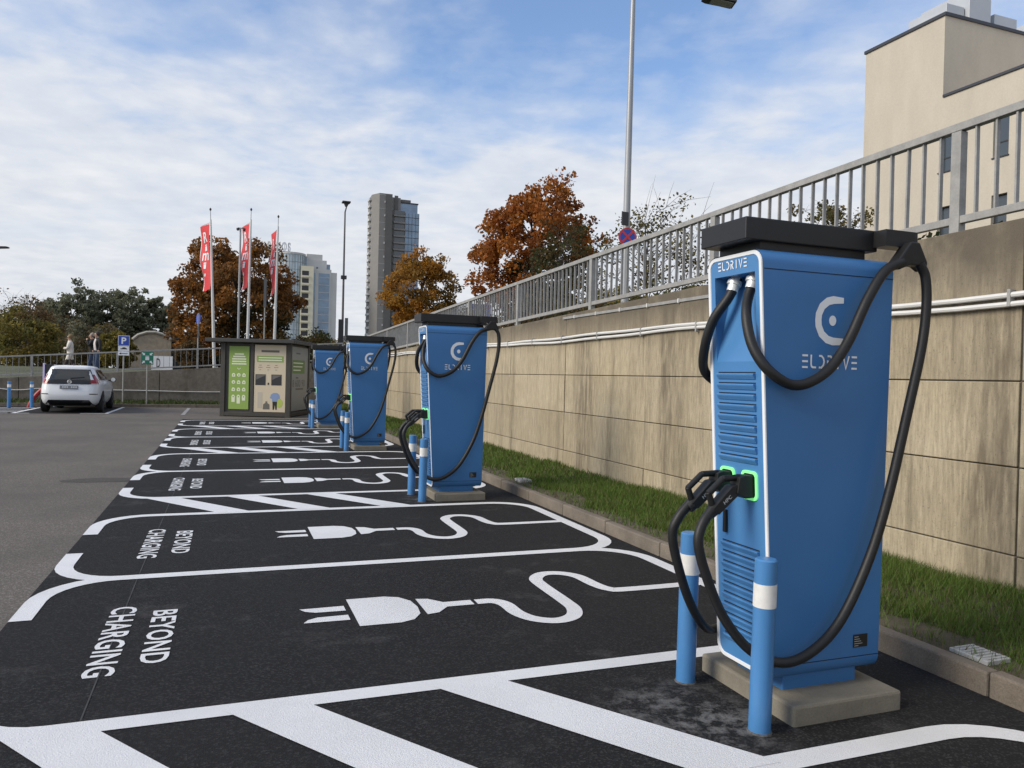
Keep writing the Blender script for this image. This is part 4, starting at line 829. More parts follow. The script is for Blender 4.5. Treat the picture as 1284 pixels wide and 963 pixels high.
# ---- white hatchback
def make_car():
    c = empty('parked_car'); tag(c, 'white hatchback with black rear window parked in the far bay by the ramp wall', 'car')
    M_cw = mat('car_white', (0.74, 0.75, 0.76), 0.25, coat=0.5); M_cb = mat('car_black', (0.01, 0.01, 0.011), 0.25); M_cg = mat('car_glass', (0.012, 0.014, 0.016), 0.06, spec=0.9)
    LV = [(0.24, 0.16, 4.22, 0.76), (0.32, 0.06, 4.36, 0.83), (0.45, 0.00, 4.43, 0.875), (0.62, -0.01, 4.45, 0.885), (0.76, 0.03, 4.40, 0.883), (0.88, 0.07, 4.22, 0.87), (0.96, 0.09, 3.9, 0.85), (1.02, 0.11, 3.42, 0.82), (1.12, 0.15, 3.16, 0.775), (1.25, 0.215, 2.86, 0.72), (1.38, 0.30, 2.5, 0.66), (1.44, 0.30, 2.3, 0.63), (1.49, 0.34, 2.05, 0.585), (1.525, 0.55, 1.8, 0.48), (1.54, 0.85, 1.5, 0.30)]
    N_ = 36; e = 0.30
    def loop(z, r, f, w):
        cy, hl = (r + f) / 2, (f - r) / 2; L_ = []
        for i in range(N_):
            a = 2 * math.pi * i / N_; ca, sa = math.cos(a), math.sin(a); L_.append((w * math.copysign(abs(ca) ** e, ca), cy + hl * math.copysign(abs(sa) ** e, sa), z))
        return L_
    m = MB(); vs_ = []
    for l in LV: vs_ += loop(*l)
    k = len(LV); m.add(vs_, [(i * N_ + j, i * N_ + (j + 1) % N_, (i + 1) * N_ + (j + 1) % N_, (i + 1) * N_ + j) for i in range(k - 1) for j in range(N_)] + [tuple(range(N_ - 1, -1, -1)), tuple((k - 1) * N_ + j for j in range(N_))])
    m.build('body', M_cw, c, smooth=True)
    zz_ = [l[0] for l in LV]
    def par(z): return [float(np.interp(z, zz_, [l[q] for l in LV])) for q in (1, 2, 3)]
    def rear(x, z): 
        r, f, w = par(z); t = min(0.9999, abs(x) / w); s_ = (1 - t ** (2 / e)) ** (e / 2); return (r + f) / 2 - (f - r) / 2 * s_
    def side(y, z):
        r, f, w = par(z); t = min(0.9999, abs(y - (r + f) / 2) / ((f - r) / 2)); return w * (1 - t ** (2 / e)) ** (e / 2)
    def rpatch(name, outline, mt, off=0.012, parent=c, nx=10, nz=5):
        """outline(z) -> (x0, x1) for z in z-range"""
        z0, z1, fn = outline; q = MB(); P = []
        for a in range(nz + 1):
            z = z0 + (z1 - z0) * a / nz; xa, xb_ = fn(z)
            for b_ in range(nx + 1): x = xa + (xb_ - xa) * b_ / nx; P.append((x, rear(x, z) - off, z))
        q.add(P, [(a * (nx + 1) + b_, a * (nx + 1) + b_ + 1, (a + 1) * (nx + 1) + b_ + 1, (a + 1) * (nx + 1) + b_) for a in range(nz) for b_ in range(nx)])
        return q.build(name, mt, parent, smooth=True)
    rpatch('rear_window', (1.075, 1.41, lambda z: (-(0.70 - (z - 1.075) * 0.42), 0.70 - (z - 1.075) * 0.42)), M_cg, 0.010)
    gb = rpatch('garnish', (0.93, 1.072, lambda z: (-0.66, 0.66)), M_cb, 0.012)
    for s_ in (-1, 1):
        rpatch('tail_light', (0.955, 1.07, lambda z, s_=s_: sorted((s_ * 0.60, s_ * (0.835 - (z - 0.955) * 0.5)))), mat('tail_red', (0.30, 0.01, 0.012), 0.15), 0.016, nx=6)
        rpatch('tail_light', (0.925, 0.957, lambda z, s_=s_: sorted((s_ * 0.62, s_ * 0.84))), mat('tail_clear', (0.55, 0.5, 0.5), 0.2), 0.015, nx=6)
        rpatch('tail_light', (1.07, 1.25, lambda z, s_=s_: sorted((s_ * (0.70 - (z - 1.07) * 0.42), s_ * (0.772 - (z - 1.07) * 0.52)))), MATS['tail_red'], 0.014, nx=3)
        rpatch('reflector', (0.60, 0.625, lambda z, s_=s_: sorted((s_ * 0.58, s_ * 0.80))), M_cb, 0.008, nx=4)
        for (y0, y1, lo) in ((0.62, 1.62, 1.06), (1.68, 2.72, 1.06)):
            q = MB(); P = []; nz, ny = 4, 6
            for a in range(nz + 1):
                z = lo + (1.40 - lo) * a / nz; f_ = (z - lo) / 0.34; ya = y0 + (0.30 * (1 - f_) * 0 + (0.16 * f_ if y0 < 1 else 0)); yb = y1 - (0.36 * f_ if y1 > 2 else 0)
                for b_ in range(ny + 1): y = ya + (yb - ya) * b_ / ny; P.append((s_ * (side(y, z) + 0.008), y, z))
            q.add(P, [(a * (ny + 1) + b_, a * (ny + 1) + b_ + 1, (a + 1) * (ny + 1) + b_ + 1, (a + 1) * (ny + 1) + b_) for a in range(nz) for b_ in range(ny)]); q.build('side_window', M_cg, c, smooth=True)
        for yw in (0.86, 3.56):
            q = MB(); pts = [(s_ * (side(yw + 0.39 * math.cos(t), max(0.25, 0.33 + 0.39 * math.sin(t))) + 0.006), yw + 0.39 * math.cos(t), max(0.25, 0.33 + 0.39 * math.sin(t))) for t in np.linspace(0, math.pi, 16)]
            ctr = (s_ * (side(yw, 0.4) + 0.006), yw, 0.25); q.add(pts + [ctr], [(i, i + 1, 16) for i in range(15)]); q.build('wheel_arch', M_cb, c)
            w = empty('wheel'); w.parent = c; w.location = (s_ * 0.79, yw, 0.318)
            MB().lathe([(0.20, -0.10), (0.29, -0.105), (0.316, -0.08), (0.318, 0.0), (0.316, 0.08), (0.29, 0.105), (0.20, 0.10)], (0, 0, 0), 24, 'x').build('tyre', mat('tyre', (0.015, 0.015, 0.015), 0.85), w, smooth=True)
            rm = MB().lathe([(0.205, -0.02), (0.205, 0.09), (0.17, 0.095)], (0, 0, 0), 20, 'x')
            for i in range(5): a = i * 2 * math.pi / 5; rm.bar((0.098 * 1, 0.03 * math.cos(a), 0.03 * math.sin(a)), (0.098, 0.19 * math.cos(a), 0.19 * math.sin(a)), 0.05, 0.03, (1, 0, 0))
            ro = rm.build('rim', mat('rim_grey', (0.12, 0.12, 0.125), 0.35, metal=0.6), w); ro.scale.x = s_
        mr = MB().lathe([(0.02, -0.09), (0.075, -0.07), (0.085, 0.0), (0.06, 0.07), (0.02, 0.09)], (0, 0, 0), 10, 'x').build('mirror', M_cb, c, smooth=True); mr.location = (s_ * 0.97, 2.92, 1.05)
        MB().lathe([(0.072, -0.01), (0.066, 0.0)], (s_ * 0.97, 2.845, 1.06), 12, 'y').build('mirror_glass', M_chrome, c)
        MB().bar((s_ * 0.80, 2.92, 1.02), (s_ * 0.92, 2.92, 1.03), 0.05, 0.04).build('mirror_arm', M_cb, c)
        MB().box(min(s_ * 0.868, s_ * 0.893), max(s_ * 0.868, s_ * 0.893), 1.2, 1.36, 0.90, 0.93).build('door_handle', M_cw, c, bevel=0.004)
    rpatch('diffuser', (0.242, 0.42, lambda z: (-0.70 + (z - 0.242) * 0.7, 0.70 - (z - 0.242) * 0.7)), M_cb, 0.014)
    pt = MB().box(-0.26, 0.26, -0.012, 0.012, -0.056, 0.056).build('number_plate', mat('plate_grey', (0.16, 0.17, 0.19), 0.5), c, bevel=0.003); pt.location = (0, rear(0, 0.83) - 0.03, 0.83); pt.rotation_euler = (R(-14), 0, 0)
    tx = MB()
    for i in range(7):
        if i != 3: tx.box(-0.19 + i * 0.062, -0.15 + i * 0.062, -0.0145, -0.0125, -0.03, 0.03)
    tx.build('plate_characters', mat('plate_chars', (0.45, 0.46, 0.48), 0.5), pt)
    em = MB(); em.tube([(0.055 * math.cos(t), 0, 0.055 * math.sin(t)) for t in np.linspace(0, 2 * math.pi, 21)], 0.009, 6, False); em.box(-0.065, 0.065, -0.006, 0.006, -0.009, 0.009); e_ = em.build('emblem', M_chrome, c); e_.location = (0, rear(0, 1.0) - 0.022, 1.0)
    wp = MB().bar((0.02, rear(0, 1.12) - 0.02, 1.12), (0.42, rear(0.42, 1.16) - 0.02, 1.16), 0.02, 0.02).build('wiper', M_cb, c)
    sf = MB().tube([(0, 0.9, 1.53), (0, 0.86, 1.575), (0, 0.80, 1.585)], [0.03, 0.02, 0.008], 8).build('roof_aerial', M_cb, c)
    MB().box(-0.62, 0.62, 0.5, 4.0, 0.2, 0.27).build('underbody', M_cb, c)
    return c
car = make_car(); car.location = (-4.66, 27.98, 0.006); car.rotation_euler = (0, 0, R(1.0))

# ---- walkers on the ramp
def person(label, loc, face, pose, cols, hair, h=1.75, bag=None, group='walkers on the ramp'):
    root = empty('person', loc, face); tag(root, label, 'person', group); s_ = h / 1.75
    J = {'pel': (0, 0, .95, .135), 'chest': (0.02, 0, 1.28, .155), 'neckb': (0.02, 0, 1.47, .075), 'neck': (0.035, 0, 1.53, .055), 'head': (0.055, 0, 1.62, .088), 'crown': (0.05, 0, 1.70, .078)}
    st = pose.get('stride', 0.0)
    for sd, sg in (('l', 1), ('r', -1)):
        f = st * sg; J['hip' + sd] = (0, sg * .095, .90, .10); J['kn' + sd] = (f * 0.5 + abs(f) * .15, sg * .10, .50, .068); J['an' + sd] = (f, sg * .10, .09, .05); J['to' + sd] = (f + .19, sg * .11, .035, .04)
        J['sh' + sd] = (0.0, sg * .20, 1.42, .075); el, ha = pose['arm' + sd]
        J['el' + sd] = (*el, .055); J['ha' + sd] = (*ha, .042)
    E_ = [('pel', 'chest'), ('chest', 'neckb'), ('neckb', 'neck'), ('neck', 'head'), ('head', 'crown')]
    for sd in 'lr': E_ += [('pel', 'hip' + sd), ('hip' + sd, 'kn' + sd), ('kn' + sd, 'an' + sd), ('an' + sd, 'to' + sd), ('chest', 'sh' + sd), ('sh' + sd, 'el' + sd), ('el' + sd, 'ha' + sd)]
    ks_ = list(J); me = bpy.data.meshes.new('figure'); me.from_pydata([Vector(J[q][:3]) * s_ for q in ks_], [(ks_.index(a), ks_.index(b_)) for a, b_ in E_], []); ob = bpy.data.objects.new('figure', me); COL.objects.link(ob)
    ob.modifiers.new('skin', 'SKIN'); ob.modifiers.new('sub', 'SUBSURF').levels = 2
    sv = me.skin_vertices[0].data
    for i, q in enumerate(ks_): sv[i].radius = (J[q][3] * s_,) * 2; sv[i].use_root = (q == 'pel')
    dg = bpy.context.evaluated_depsgraph_get(); fm = bpy.data.meshes.new_from_object(ob.evaluated_get(dg)); bpy.data.objects.remove(ob)
    sk = mat('skin', (0.50, 0.30, 0.21), 0.55); fm.materials.clear()
    mats = [sk, mat('cloth_%s' % cols[0][0], cols[0][1], 0.85), mat('cloth_%s' % cols[1][0], cols[1][1], 0.85), mat('shoe', (0.02, 0.02, 0.02), 0.6), mat('cloth_%s' % cols[2][0], cols[2][1], 0.85)]
    for q in mats: fm.materials.append(q)
    hands = [Vector(J['ha' + sd][:3]) * s_ for sd in 'lr']
    for p in fm.polygons:
        z = p.center.z / s_; p.use_smooth = True
        if z > 1.50: p.material_index = 0
        elif min((p.center - q).length for q in hands) < 0.085: p.material_index = 0
        elif z > pose.get('hem', 0.86) or abs(p.center.y) > 0.21: p.material_index = 4 if (p.center.x > 0.09 and abs(p.center.y) < 0.10 and 1.0 < z < 1.48) else 1
        elif z > 0.10: p.material_index = 2
        else: p.material_index = 3
    link('body', fm, root)
    hm = MB()
    prof = [(0.004, 0.118), (0.05, 0.108), (0.085, 0.07), (0.098, 0.02), (0.094, -0.03), (0.07, -0.075), (0.03, -0.09)]
    hm.lathe(prof, (0, 0, 0), 14); ho = hm.build('hair', hair, root, smooth=True); ho.location = (0.02 * s_, 0, 1.655 * s_); ho.scale = (0.95 * s_, 0.95 * s_, s_); ho.rotation_euler = (0, R(-28), 0)
    fc = MB()
    for sg in (-1, 1): fc.lathe([(0.011, -0.004), (0.011, 0.006)], (0.135 * s_, sg * 0.035, 1.635 * s_), 8, 'x')
    fc.build('eyes', M_ink, root)
    MB().prism([(0.135, 1.625), (0.168, 1.592), (0.135, 1.582)], lambda u, v, w: (u * s_, w, v * s_), -0.014, 0.014).build('nose', sk, root, bevel=0.004)
    if pose.get('glasses'): MB().box(0.115 * s_, 0.15 * s_, -0.075, 0.075, 1.615 * s_, 1.655 * s_).build('sunglasses', M_ink, root, bevel=0.006)
    return root
HB = mat('hair_blond', (0.20, 0.13, 0.06), 0.7); HD = mat('hair_dark', (0.03, 0.02, 0.015), 0.7); HG = mat('hair_grey', (0.24, 0.20, 0.17), 0.7)
FL = math.pi                                         # facing -X
person('person in cream jacket and sunglasses walking along the ramp, folded arms', (-5.85, 35.3, up_z(-5.85, 35.3) + 0.02), FL, dict(stride=0.26, arml=((0.06, .25, 1.18), (0.24, .06, 1.16)), armr=((0.06, -.25, 1.18), (0.26, -.04, 1.20)), hem=0.72, glasses=True), (('cream', (0.66, 0.62, 0.55)), ('brown', (0.05, 0.035, 0.03)), ('cream', (0.66, 0.62, 0.55))), HB, 1.70)
person('person in black raising a hand to the face beside the ramp railing', (-5.12, 35.75, up_z(-5.1, 35.75) + 0.02), FL, dict(stride=0.14, arml=((0.10, .26, 1.20), (0.20, .10, 1.52)), armr=((0.0, -.27, 1.17), (0.12, -.22, 1.0))), (('black', (0.015, 0.015, 0.016)), ('jeans', (0.05, 0.075, 0.13)), ('black', (0.015, 0.015, 0.016))), HG, 1.76)
person('person in open black jacket over pale shirt and blue jeans on the ramp', (-4.86, 35.2, up_z(-4.9, 35.2) + 0.02), FL + 0.5, dict(stride=0.12, arml=((0.0, .27, 1.16), (0.08, .27, 0.92)), armr=((0.0, -.27, 1.16), (0.08, -.26, 0.92))), (('black', (0.015, 0.015, 0.016)), ('jeans', (0.05, 0.075, 0.13)), ('pale', (0.55, 0.50, 0.49))), HD, 1.78)

# ---- arched garage
ga = empty('arched_garage', (-6.1, 76, 1.4)); tag(ga, 'small brick garage with an arched concrete roof edge beyond the ramp', 'building')
ap = [(-1.75, 2.55), (-1.2, 3.05), (-0.5, 3.32), (0.2, 3.36), (0.9, 3.18), (1.5, 2.75)]
MB().prism([(-1.75, -0.2), (1.5, -0.2)] + ap[::-1], lambda u, v, w: (u, w, v), 0, 5).build('wall', mat('garage_brick', (0.38, 0.31, 0.23), 0.9, 0.2, 3), ga)
MB().tube([(a, -0.06, b_ + 0.03) for a, b_ in ap], 0.14, 6).build('arch_edge', mat('garage_edge', (0.42, 0.39, 0.34), 0.8), ga)
MB().add([(1.2, -0.1, 3.15), (3.3, 1.6, 2.75), (3.3, 5, 2.75), (0.2, 5, 3.5), (1.2, -0.1, 3.0), (3.3, 1.6, 2.6), (3.3, 5, 2.6), (0.2, 5, 3.35)], [(0, 1, 2, 3), (7, 6, 5, 4), (0, 4, 5, 1), (1, 5, 6, 2)]).build('roof', mat('garage_roof', (0.07, 0.065, 0.06), 0.8), ga)
MB().box(1.5, 3.0, 0.9, 4.9, -0.2, 2.7).build('annex', mat('garage_dark', (0.035, 0.04, 0.045), 0.7), ga)

# ---- flagpoles
M_fp = mat('flagpole_white', (0.62, 0.62, 0.60), 0.4); M_flag = mat('flag_red', (0.60, 0.035, 0.04), 0.65, 0.08, 1.5)
def flagpole(label, x, lean, h, dirv, y=45.0):
    f = empty('flagpole', (x, y, 1.7)); tag(f, label, 'flag', 'red flags behind the kiosk'); H_ = h
    def px(z): return lean * z
    MB().tube([(px(z), 0, z) for z in (-0.4, 2, 4, 6, H_ - 0.55)], [0.085, 0.08, 0.07, 0.06, 0.045], 12).build('pole', M_fp, f, smooth=True)
    MB().tube([(px(H_ - 0.55), 0, H_ - 0.55), (px(H_), 0, H_)], 0.018, 8).build('spike', M_pole, f)
    MB().lathe([(0.01, -0.09), (0.055, -0.03), (0.055, 0.03), (0.01, 0.09)], (px(H_), 0, H_), 10).build('finial', mat('finial_dark', (0.03, 0.03, 0.03), 0.5), f, smooth=True)
    zt = H_ - 0.75; d = Vector((dirv[0], dirv[1])); W_ = 1.15; LEN = 3.55; nu, nv = 8, 22
    MB().tube([(px(zt), 0, zt + 0.05), (px(zt) + d.x * 1.2, d.y * 1.2, zt - 0.02)], 0.016, 6).build('cross_arm', M_fp, f)
    def S(u, v):      # u 0..1 outwards, v 0..1 downwards
        z = zt - v * LEN - 0.05 - 0.04 * u; k_ = 0.06 * math.sin(u * 5 + v * 7) * (0.3 + v) + 0.05 * math.sin(v * 11 + u * 2) * u
        return Vector((px(z) + 0.07 * (1 if d.x > 0 else -1) + d.x * W_ * u * (1 - 0.06 * v) - d.y * k_, d.y * W_ * u * (1 - 0.06 * v) + d.x * k_, z))
    m = MB(); P = [S(i / nu, j / nv) for j in range(nv + 1) for i in range(nu + 1)]
    m.add(P, [(j * (nu + 1) + i, j * (nu + 1) + i + 1, (j + 1) * (nu + 1) + i + 1, (j + 1) * (nu + 1) + i) for j in range(nv) for i in range(nu)]); fl = m.build('flag_cloth', M_flag, f, smooth=True)
    nrm = Vector((-d.y, d.x, 0)); nrm = -nrm if nrm.y > 0 else nrm
    m2 = MB()
    edge = [S(1.0, j / nv) + nrm * 0.006 for j in range(nv + 1)] ; edge2 = [S(0.955, j / nv) + nrm * 0.006 for j in range(nv + 1)]
    m2.add(edge + edge2, [(j, j + 1, nv + 2 + j, nv + 1 + j) for j in range(nv)]); m2.build('flag_hem', M_signwhite, fl)
    for sg in (1, -1):
        for ch, v0, vh, u0, uw in (('R', 0.10, 0.16, 0.22, 0.5), ('i', 0.29, 0.10, 0.40, 0.22), ('m', 0.42, 0.12, 0.25, 0.5), ('i', 0.57, 0.10, 0.40, 0.22)):
            # letters follow the cloth, read on both sides
            flip = (d.x < 0) == (sg > 0)
            def fn(x, y, v0=v0, vh=vh, u0=u0, uw=uw, flip=flip, sg=sg):
                u = u0 + (uw - x if flip else x); return S(u, v0 + vh - y) + nrm * 0.012 * sg
            me = text_mesh(ch, uw, vh, M_signwhite, 0.02, fn); link('rimi_lettering', me, fl)
        hp = [(0.0, -0.5), (-0.5, 0.12), (-0.42, 0.42), (-0.2, 0.5), (0, 0.3), (0.2, 0.5), (0.42, 0.42), (0.5, 0.12)]
        MB().poly([S(0.52 + a * 0.22, 0.77 - b_ * 0.06) + nrm * 0.012 * sg for a, b_ in hp]).build('heart_print', M_signwhite, fl)
    return f
flagpole('red flag with the most open cloth, on the flagpole above the kiosk edge', -0.53, -0.042, 8.55, (-0.42, 0.88))
flagpole('red flag beside the camera mast, on the middle flagpole', 1.16, 0.006, 8.75, (-0.30, 0.95))
flagpole('narrow hanging red flag on the flagpole before the pale glass tower', 2.58, 0.010, 8.50, (-0.18, 0.98))
cm = empty('camera_mast', (0.66, 44, 1.7)); tag(cm, 'thin grey mast with two small cameras between the red flags', 'mast')
MB().tube([(0, 0, -0.3), (0, 0, 7.5)], [0.07, 0.05], 10).build('pole', M_pole, cm, smooth=True); MB().bar((-0.14, 0, 7.5), (0.2, 0, 7.5), 0.04, 0.04).build('cross_arm', M_frame, cm)
for x in (-0.13, 0.19): MB().lathe([(0.03, -0.14), (0.075, -0.1), (0.08, 0.0)], (x, 0, 7.49), 10).build('camera', M_frame, cm)
sb = empty('sign_back', (1.95, 43, 1.7)); tag(sb, 'grey back of a tall narrow sign on a post below the flags', 'sign'); MB().tube([(0, 0, -0.3), (0, 0, 4.6)], 0.035, 8).build('post', M_gal, sb); MB().box(-0.07, 0.07, -0.05, -0.03, 3.2, 4.75).build('sign_plate', mat('sign_back_grey', (0.12, 0.125, 0.13), 0.6), sb, bevel=0.004)
rs = empty('round_sign', (-1.35, 44, 1.6)); tag(rs, 'blue round road sign turned edgewise on a post behind the ramp railing', 'sign'); MB().tube([(0, 0, -0.3), (0, 0, 2.9)], 0.035, 8).build('post', M_gal, rs)
MB().lathe([(0.30, -0.012), (0.30, 0.012)], (0, 0, 2.6), 20, 'x').build('sign_disc', M_signblue, rs).rotation_euler = (0, 0, R(22)); MB().box(-0.12, 0.12, -0.01, 0.01, 1.6, 2.2).build('sign_plate', mat('sign_back_grey', (0.12, 0.125, 0.13), 0.6), rs).rotation_euler = (0, 0, R(75))

# ---- street lamps
def lamp_head(parent, loc, rz, tilt=0.0, s_=1.0):
    m = MB().prism([(-0.10, 0.05), (0.10, 0.075), (0.38, 0.06), (0.50, 0.02), (0.50, -0.02), (-0.02, -0.04), (-0.10, -0.02)], lambda u, v, w: (u * s_, w * s_, v * s_), -0.14, 0.14).build('lamp_head', M_frame, parent, bevel=0.01); m.location = loc; m.rotation_euler = (0, tilt, rz)
    g = MB().box(0.05 * s_, 0.46 * s_, -0.11 * s_, 0.11 * s_, -0.042 * s_, -0.034 * s_).build('lamp_glass', mat('lamp_glass', (0.3, 0.3, 0.28), 0.3), m); return m
lp = empty('street_lamp', (6.9, 12.55, 2.3)); tag(lp, 'tall grey lamp pole behind the wall railing carrying a no parking sign', 'street lamp')
MB().tube([(0, 0, -0.2), (0.0, 0, 3), (0.02, 0, 6.55)], [0.075, 0.062, 0.042], 14).build('pole', M_pole, lp, smooth=True)
MB().tube(spline([(0.02, 0, 6.45), (0.10, -0.02, 6.58), (0.45, -0.14, 6.58), (1.45, -0.46, 6.36)], 4), 0.028, 8).build('arm', M_pole, lp, smooth=True)
lamp_head(lp, (1.36, -0.43, 6.31), R(-17), R(10), 1.0)
sd = MB().lathe([(0.17, -0.006), (0.17, 0.006)], (0, 0, 0), 28, 'y').build('sign_disc', M_signred, lp); sd.location = (-0.02, -0.085, 1.83); sd.rotation_euler = (0, 0, R(-12))
MB().lathe([(0.138, -0.009), (0.138, -0.0065)], (0, 0, 0), 28, 'y').build('blue_field', M_signblue, sd)
for a in (45, -45):
    q = MB().box(-0.138, 0.138, -0.0125, -0.0095, -0.018, 0.018).build('red_stroke', M_signred, sd); q.rotation_euler = (0, R(a), 0); q.location.y = -0.0008 * (a > 0)
MB().box(-0.16, -0.02, -0.12, -0.09, 2.03, 2.28).build('control_box', M_frame, lp, bevel=0.01)
l2 = empty('street_lamp', (7.05, 50, 1.45)); tag(l2, 'thin dark street lamp standing between the two towers', 'street lamp')
MB().tube([(0, 0, -0.2), (0, 0, 5), (0, 0, 10.4), (0.12, 0, 10.9)], [0.085, 0.07, 0.05, 0.04], 10).build('pole', mat('dark_pole', (0.09, 0.09, 0.095), 0.5), l2, smooth=True)
h_ = MB().box(-0.2, 0.32, -0.25, 0.25, 10.98, 11.08).build('lamp_head', M_frame, l2, bevel=0.02); MB().prism([(-0.09, 10.98), (0.25, 10.98), (0.13, 10.75), (0.02, 10.75)], lambda u, v, w: (u, w, v), -0.1, 0.1).build('lamp_neck', M_frame, l2)
MB().box(-0.16, 0.18, -0.14, 0.14, 6.1, 6.32).build('control_box', M_frame, l2); MB().box(-0.28, 0.02, -0.16, -0.12, 1.5, 3.5).build('sign_plate', M_frame, l2); MB().box(0.12, 0.32, -0.2, -0.16, 2.2, 3.6).build('sign_plate', mat('sign_back_grey', (0.12, 0.125, 0.13), 0.6), l2)
l3 = empty('street_lamp', (-17.6, 60, 1.45)); tag(l3, 'street lamp with long outstretched arm beyond the bare trees', 'street lamp')
MB().tube(spline([(0, 0, -0.2), (0, 0, 4), (0.0, 0, 7.3), (0.5, 0, 7.75), (2.3, 0, 7.85)], 4), 0.05, 8).build('pole', MATS['dark_pole'], l3, smooth=True); lamp_head(l3, (2.3, 0, 7.85), 0, R(-6), 1.2)
l3.location.x = -16.55

# ================================================================== BUILDINGS
def holed_wall(axis_fn, U, Z, holes, depth):
    """U, Z sorted breaks; holes: set of (i, j) cells left open, with reveals of the given depth. axis_fn(u, z, d)"""
    m = MB()
    for i in range(len(U) - 1):
        for j in range(len(Z) - 1):
            a, b_, c_, d_ = U[i], U[i + 1], Z[j], Z[j + 1]
            if (i, j) in holes:
                for (p, q) in (((a, c_), (b_, c_)), ((b_, c_), (b_, d_)), ((b_, d_), (a, d_)), ((a, d_), (a, c_))):
                    m.poly([axis_fn(*p, 0), axis_fn(*q, 0), axis_fn(*q, depth), axis_fn(*p, depth)])
            else: m.poly([axis_fn(a, c_, 0), axis_fn(b_, c_, 0), axis_fn(b_, d_, 0), axis_fn(a, d_, 0)])
    return m
BX = 26.8
bb = empty('beige_building', (BX, 20, 2.3)); tag(bb, 'beige rendered building with stepped dark edged roof above the wall railing', 'building')
bl = lambda x, y, z: (x - BX, y - 20, z - 2.3)
YN, YF, YT = 2.0, 26.95, 22.9; LT, TT = 13.15, 16.45
cols_ = [23.0 - 2.32 * i for i in range(9)]; rows_ = [11.85 - 3.1 * i for i in range(4)]
U = sorted([YN, YF] + [c for c in cols_] + [c - 0.62 for c in cols_]); Zs = sorted([2.0, LT] + rows_ + [r - 1.7 for r in rows_])
holes = {(U.index(c - 0.62), Zs.index(r - 1.7)) for c in cols_ for r in rows_}
MB_w = holed_wall(lambda u, z, d: bl(BX + d, u, z), U, Zs, holes, 0.22)
MB_w.poly([bl(BX, YT, LT), bl(BX, YF, LT), bl(BX, YF, TT), bl(BX, YT, TT)])                  # tower part of the same face
MB_w.poly([bl(BX, YT, LT - 0.1), bl(BX + 9.5, YT, LT - 0.1), bl(BX + 9.5, YT, TT), bl(BX, YT, TT)])
MB_w.poly([bl(BX, YF, 2), bl(BX + 9.5, YF, 2), bl(BX + 9.5, YF, TT), bl(BX, YF, TT)]); MB_w.poly([bl(BX + 9.5, YN, 2), bl(BX + 9.5, YF, 2), bl(BX + 9.5, YF, TT), bl(BX + 9.5, YN, TT)])
MB_w.poly([bl(BX, YN, 2), bl(BX + 9.5, YN, 2), bl(BX + 9.5, YN, LT), bl(BX, YN, LT)]); MB_w.poly([bl(BX, YN, LT - 0.02), bl(BX + 9.5, YN, LT - 0.02), bl(BX + 9.5, YT, LT - 0.02), bl(BX, YT, LT - 0.02)]); MB_w.poly([bl(BX, YT, TT - 0.02), bl(BX + 9.5, YT, TT - 0.02), bl(BX + 9.5, YF, TT - 0.02), bl(BX, YF, TT - 0.02)])
MB_w.build('wall', M_beige, bb)
for q in (((BX - 0.06, YN, LT), (BX + 0.3, YT - 0.03, LT + 0.10)), ((BX - 0.06, YT - 0.06, TT), (BX + 0.3, YF + 0.06, TT + 0.13)), ((BX + 0.305, YT - 0.06, TT), (BX + 9.56, YT + 0.25, TT + 0.13))):
    a, c_ = bl(*q[0]), bl(*q[1]); MB().box(a[0], c_[0], a[1], c_[1], a[2], c_[2]).build('coping', M_coping, bb)
for c in cols_:
    for r in rows_:
        w = MB(); a = bl(BX + 0.16, c - 0.62, r - 1.7); f_ = 0.045; y0, y1, z0, z1 = a[1], a[1] + 0.62, a[2], a[2] + 1.7
        for (ya, yb, za, zb2) in ((y0, y1, z0, z0 + f_), (y0, y1, z1 - f_, z1), (y0, y0 + f_, z0 + f_, z1 - f_), (y1 - f_, y1, z0 + f_, z1 - f_), (y0 + f_, y1 - f_, z0 + 0.55, z0 + 0.6)): w.box(a[0], a[0] + 0.05, ya, yb, za, zb2)
        wo = w.build('window', M_frame, bb); MB().box(a[0] + 0.02, a[0] + 0.03, y0 + 0.01, y1 - 0.01, z0 + 0.01, z1 - 0.01).build('pane', M_glassd, wo); MB().box(-0.05, 0.20, y0 - 0.03, y1 + 0.03, z0 - 0.04, z0 - 0.003).build('sill', M_coping, wo)
for (x0, x1, y0, y1, z1) in ((0.5, 6.4, 23.4, 26.2, 17.0), (0.5, 3.9, 26.21, 28.3, 17.0), (1.0, 2.0, 23.7, 25.6, 17.6), (2.05, 3.3, 23.5, 25.9, 18.3), (3.65, 5.0, 23.6, 25.0, 17.6), (6.5, 9.0, 23.3, 26, 18.0)):
    y1 = min(y1, 26.8); y0 = min(y0, y1 - 0.5)
    a, c_ = bl(BX + x0, y0, TT - 0.03), bl(BX + x1, y1, z1 - 0.1); MB().box(a[0], c_[0], a[1], c_[1], a[2], c_[2]).build('roof_plant', M_metalbox, bb, bevel=0.01)

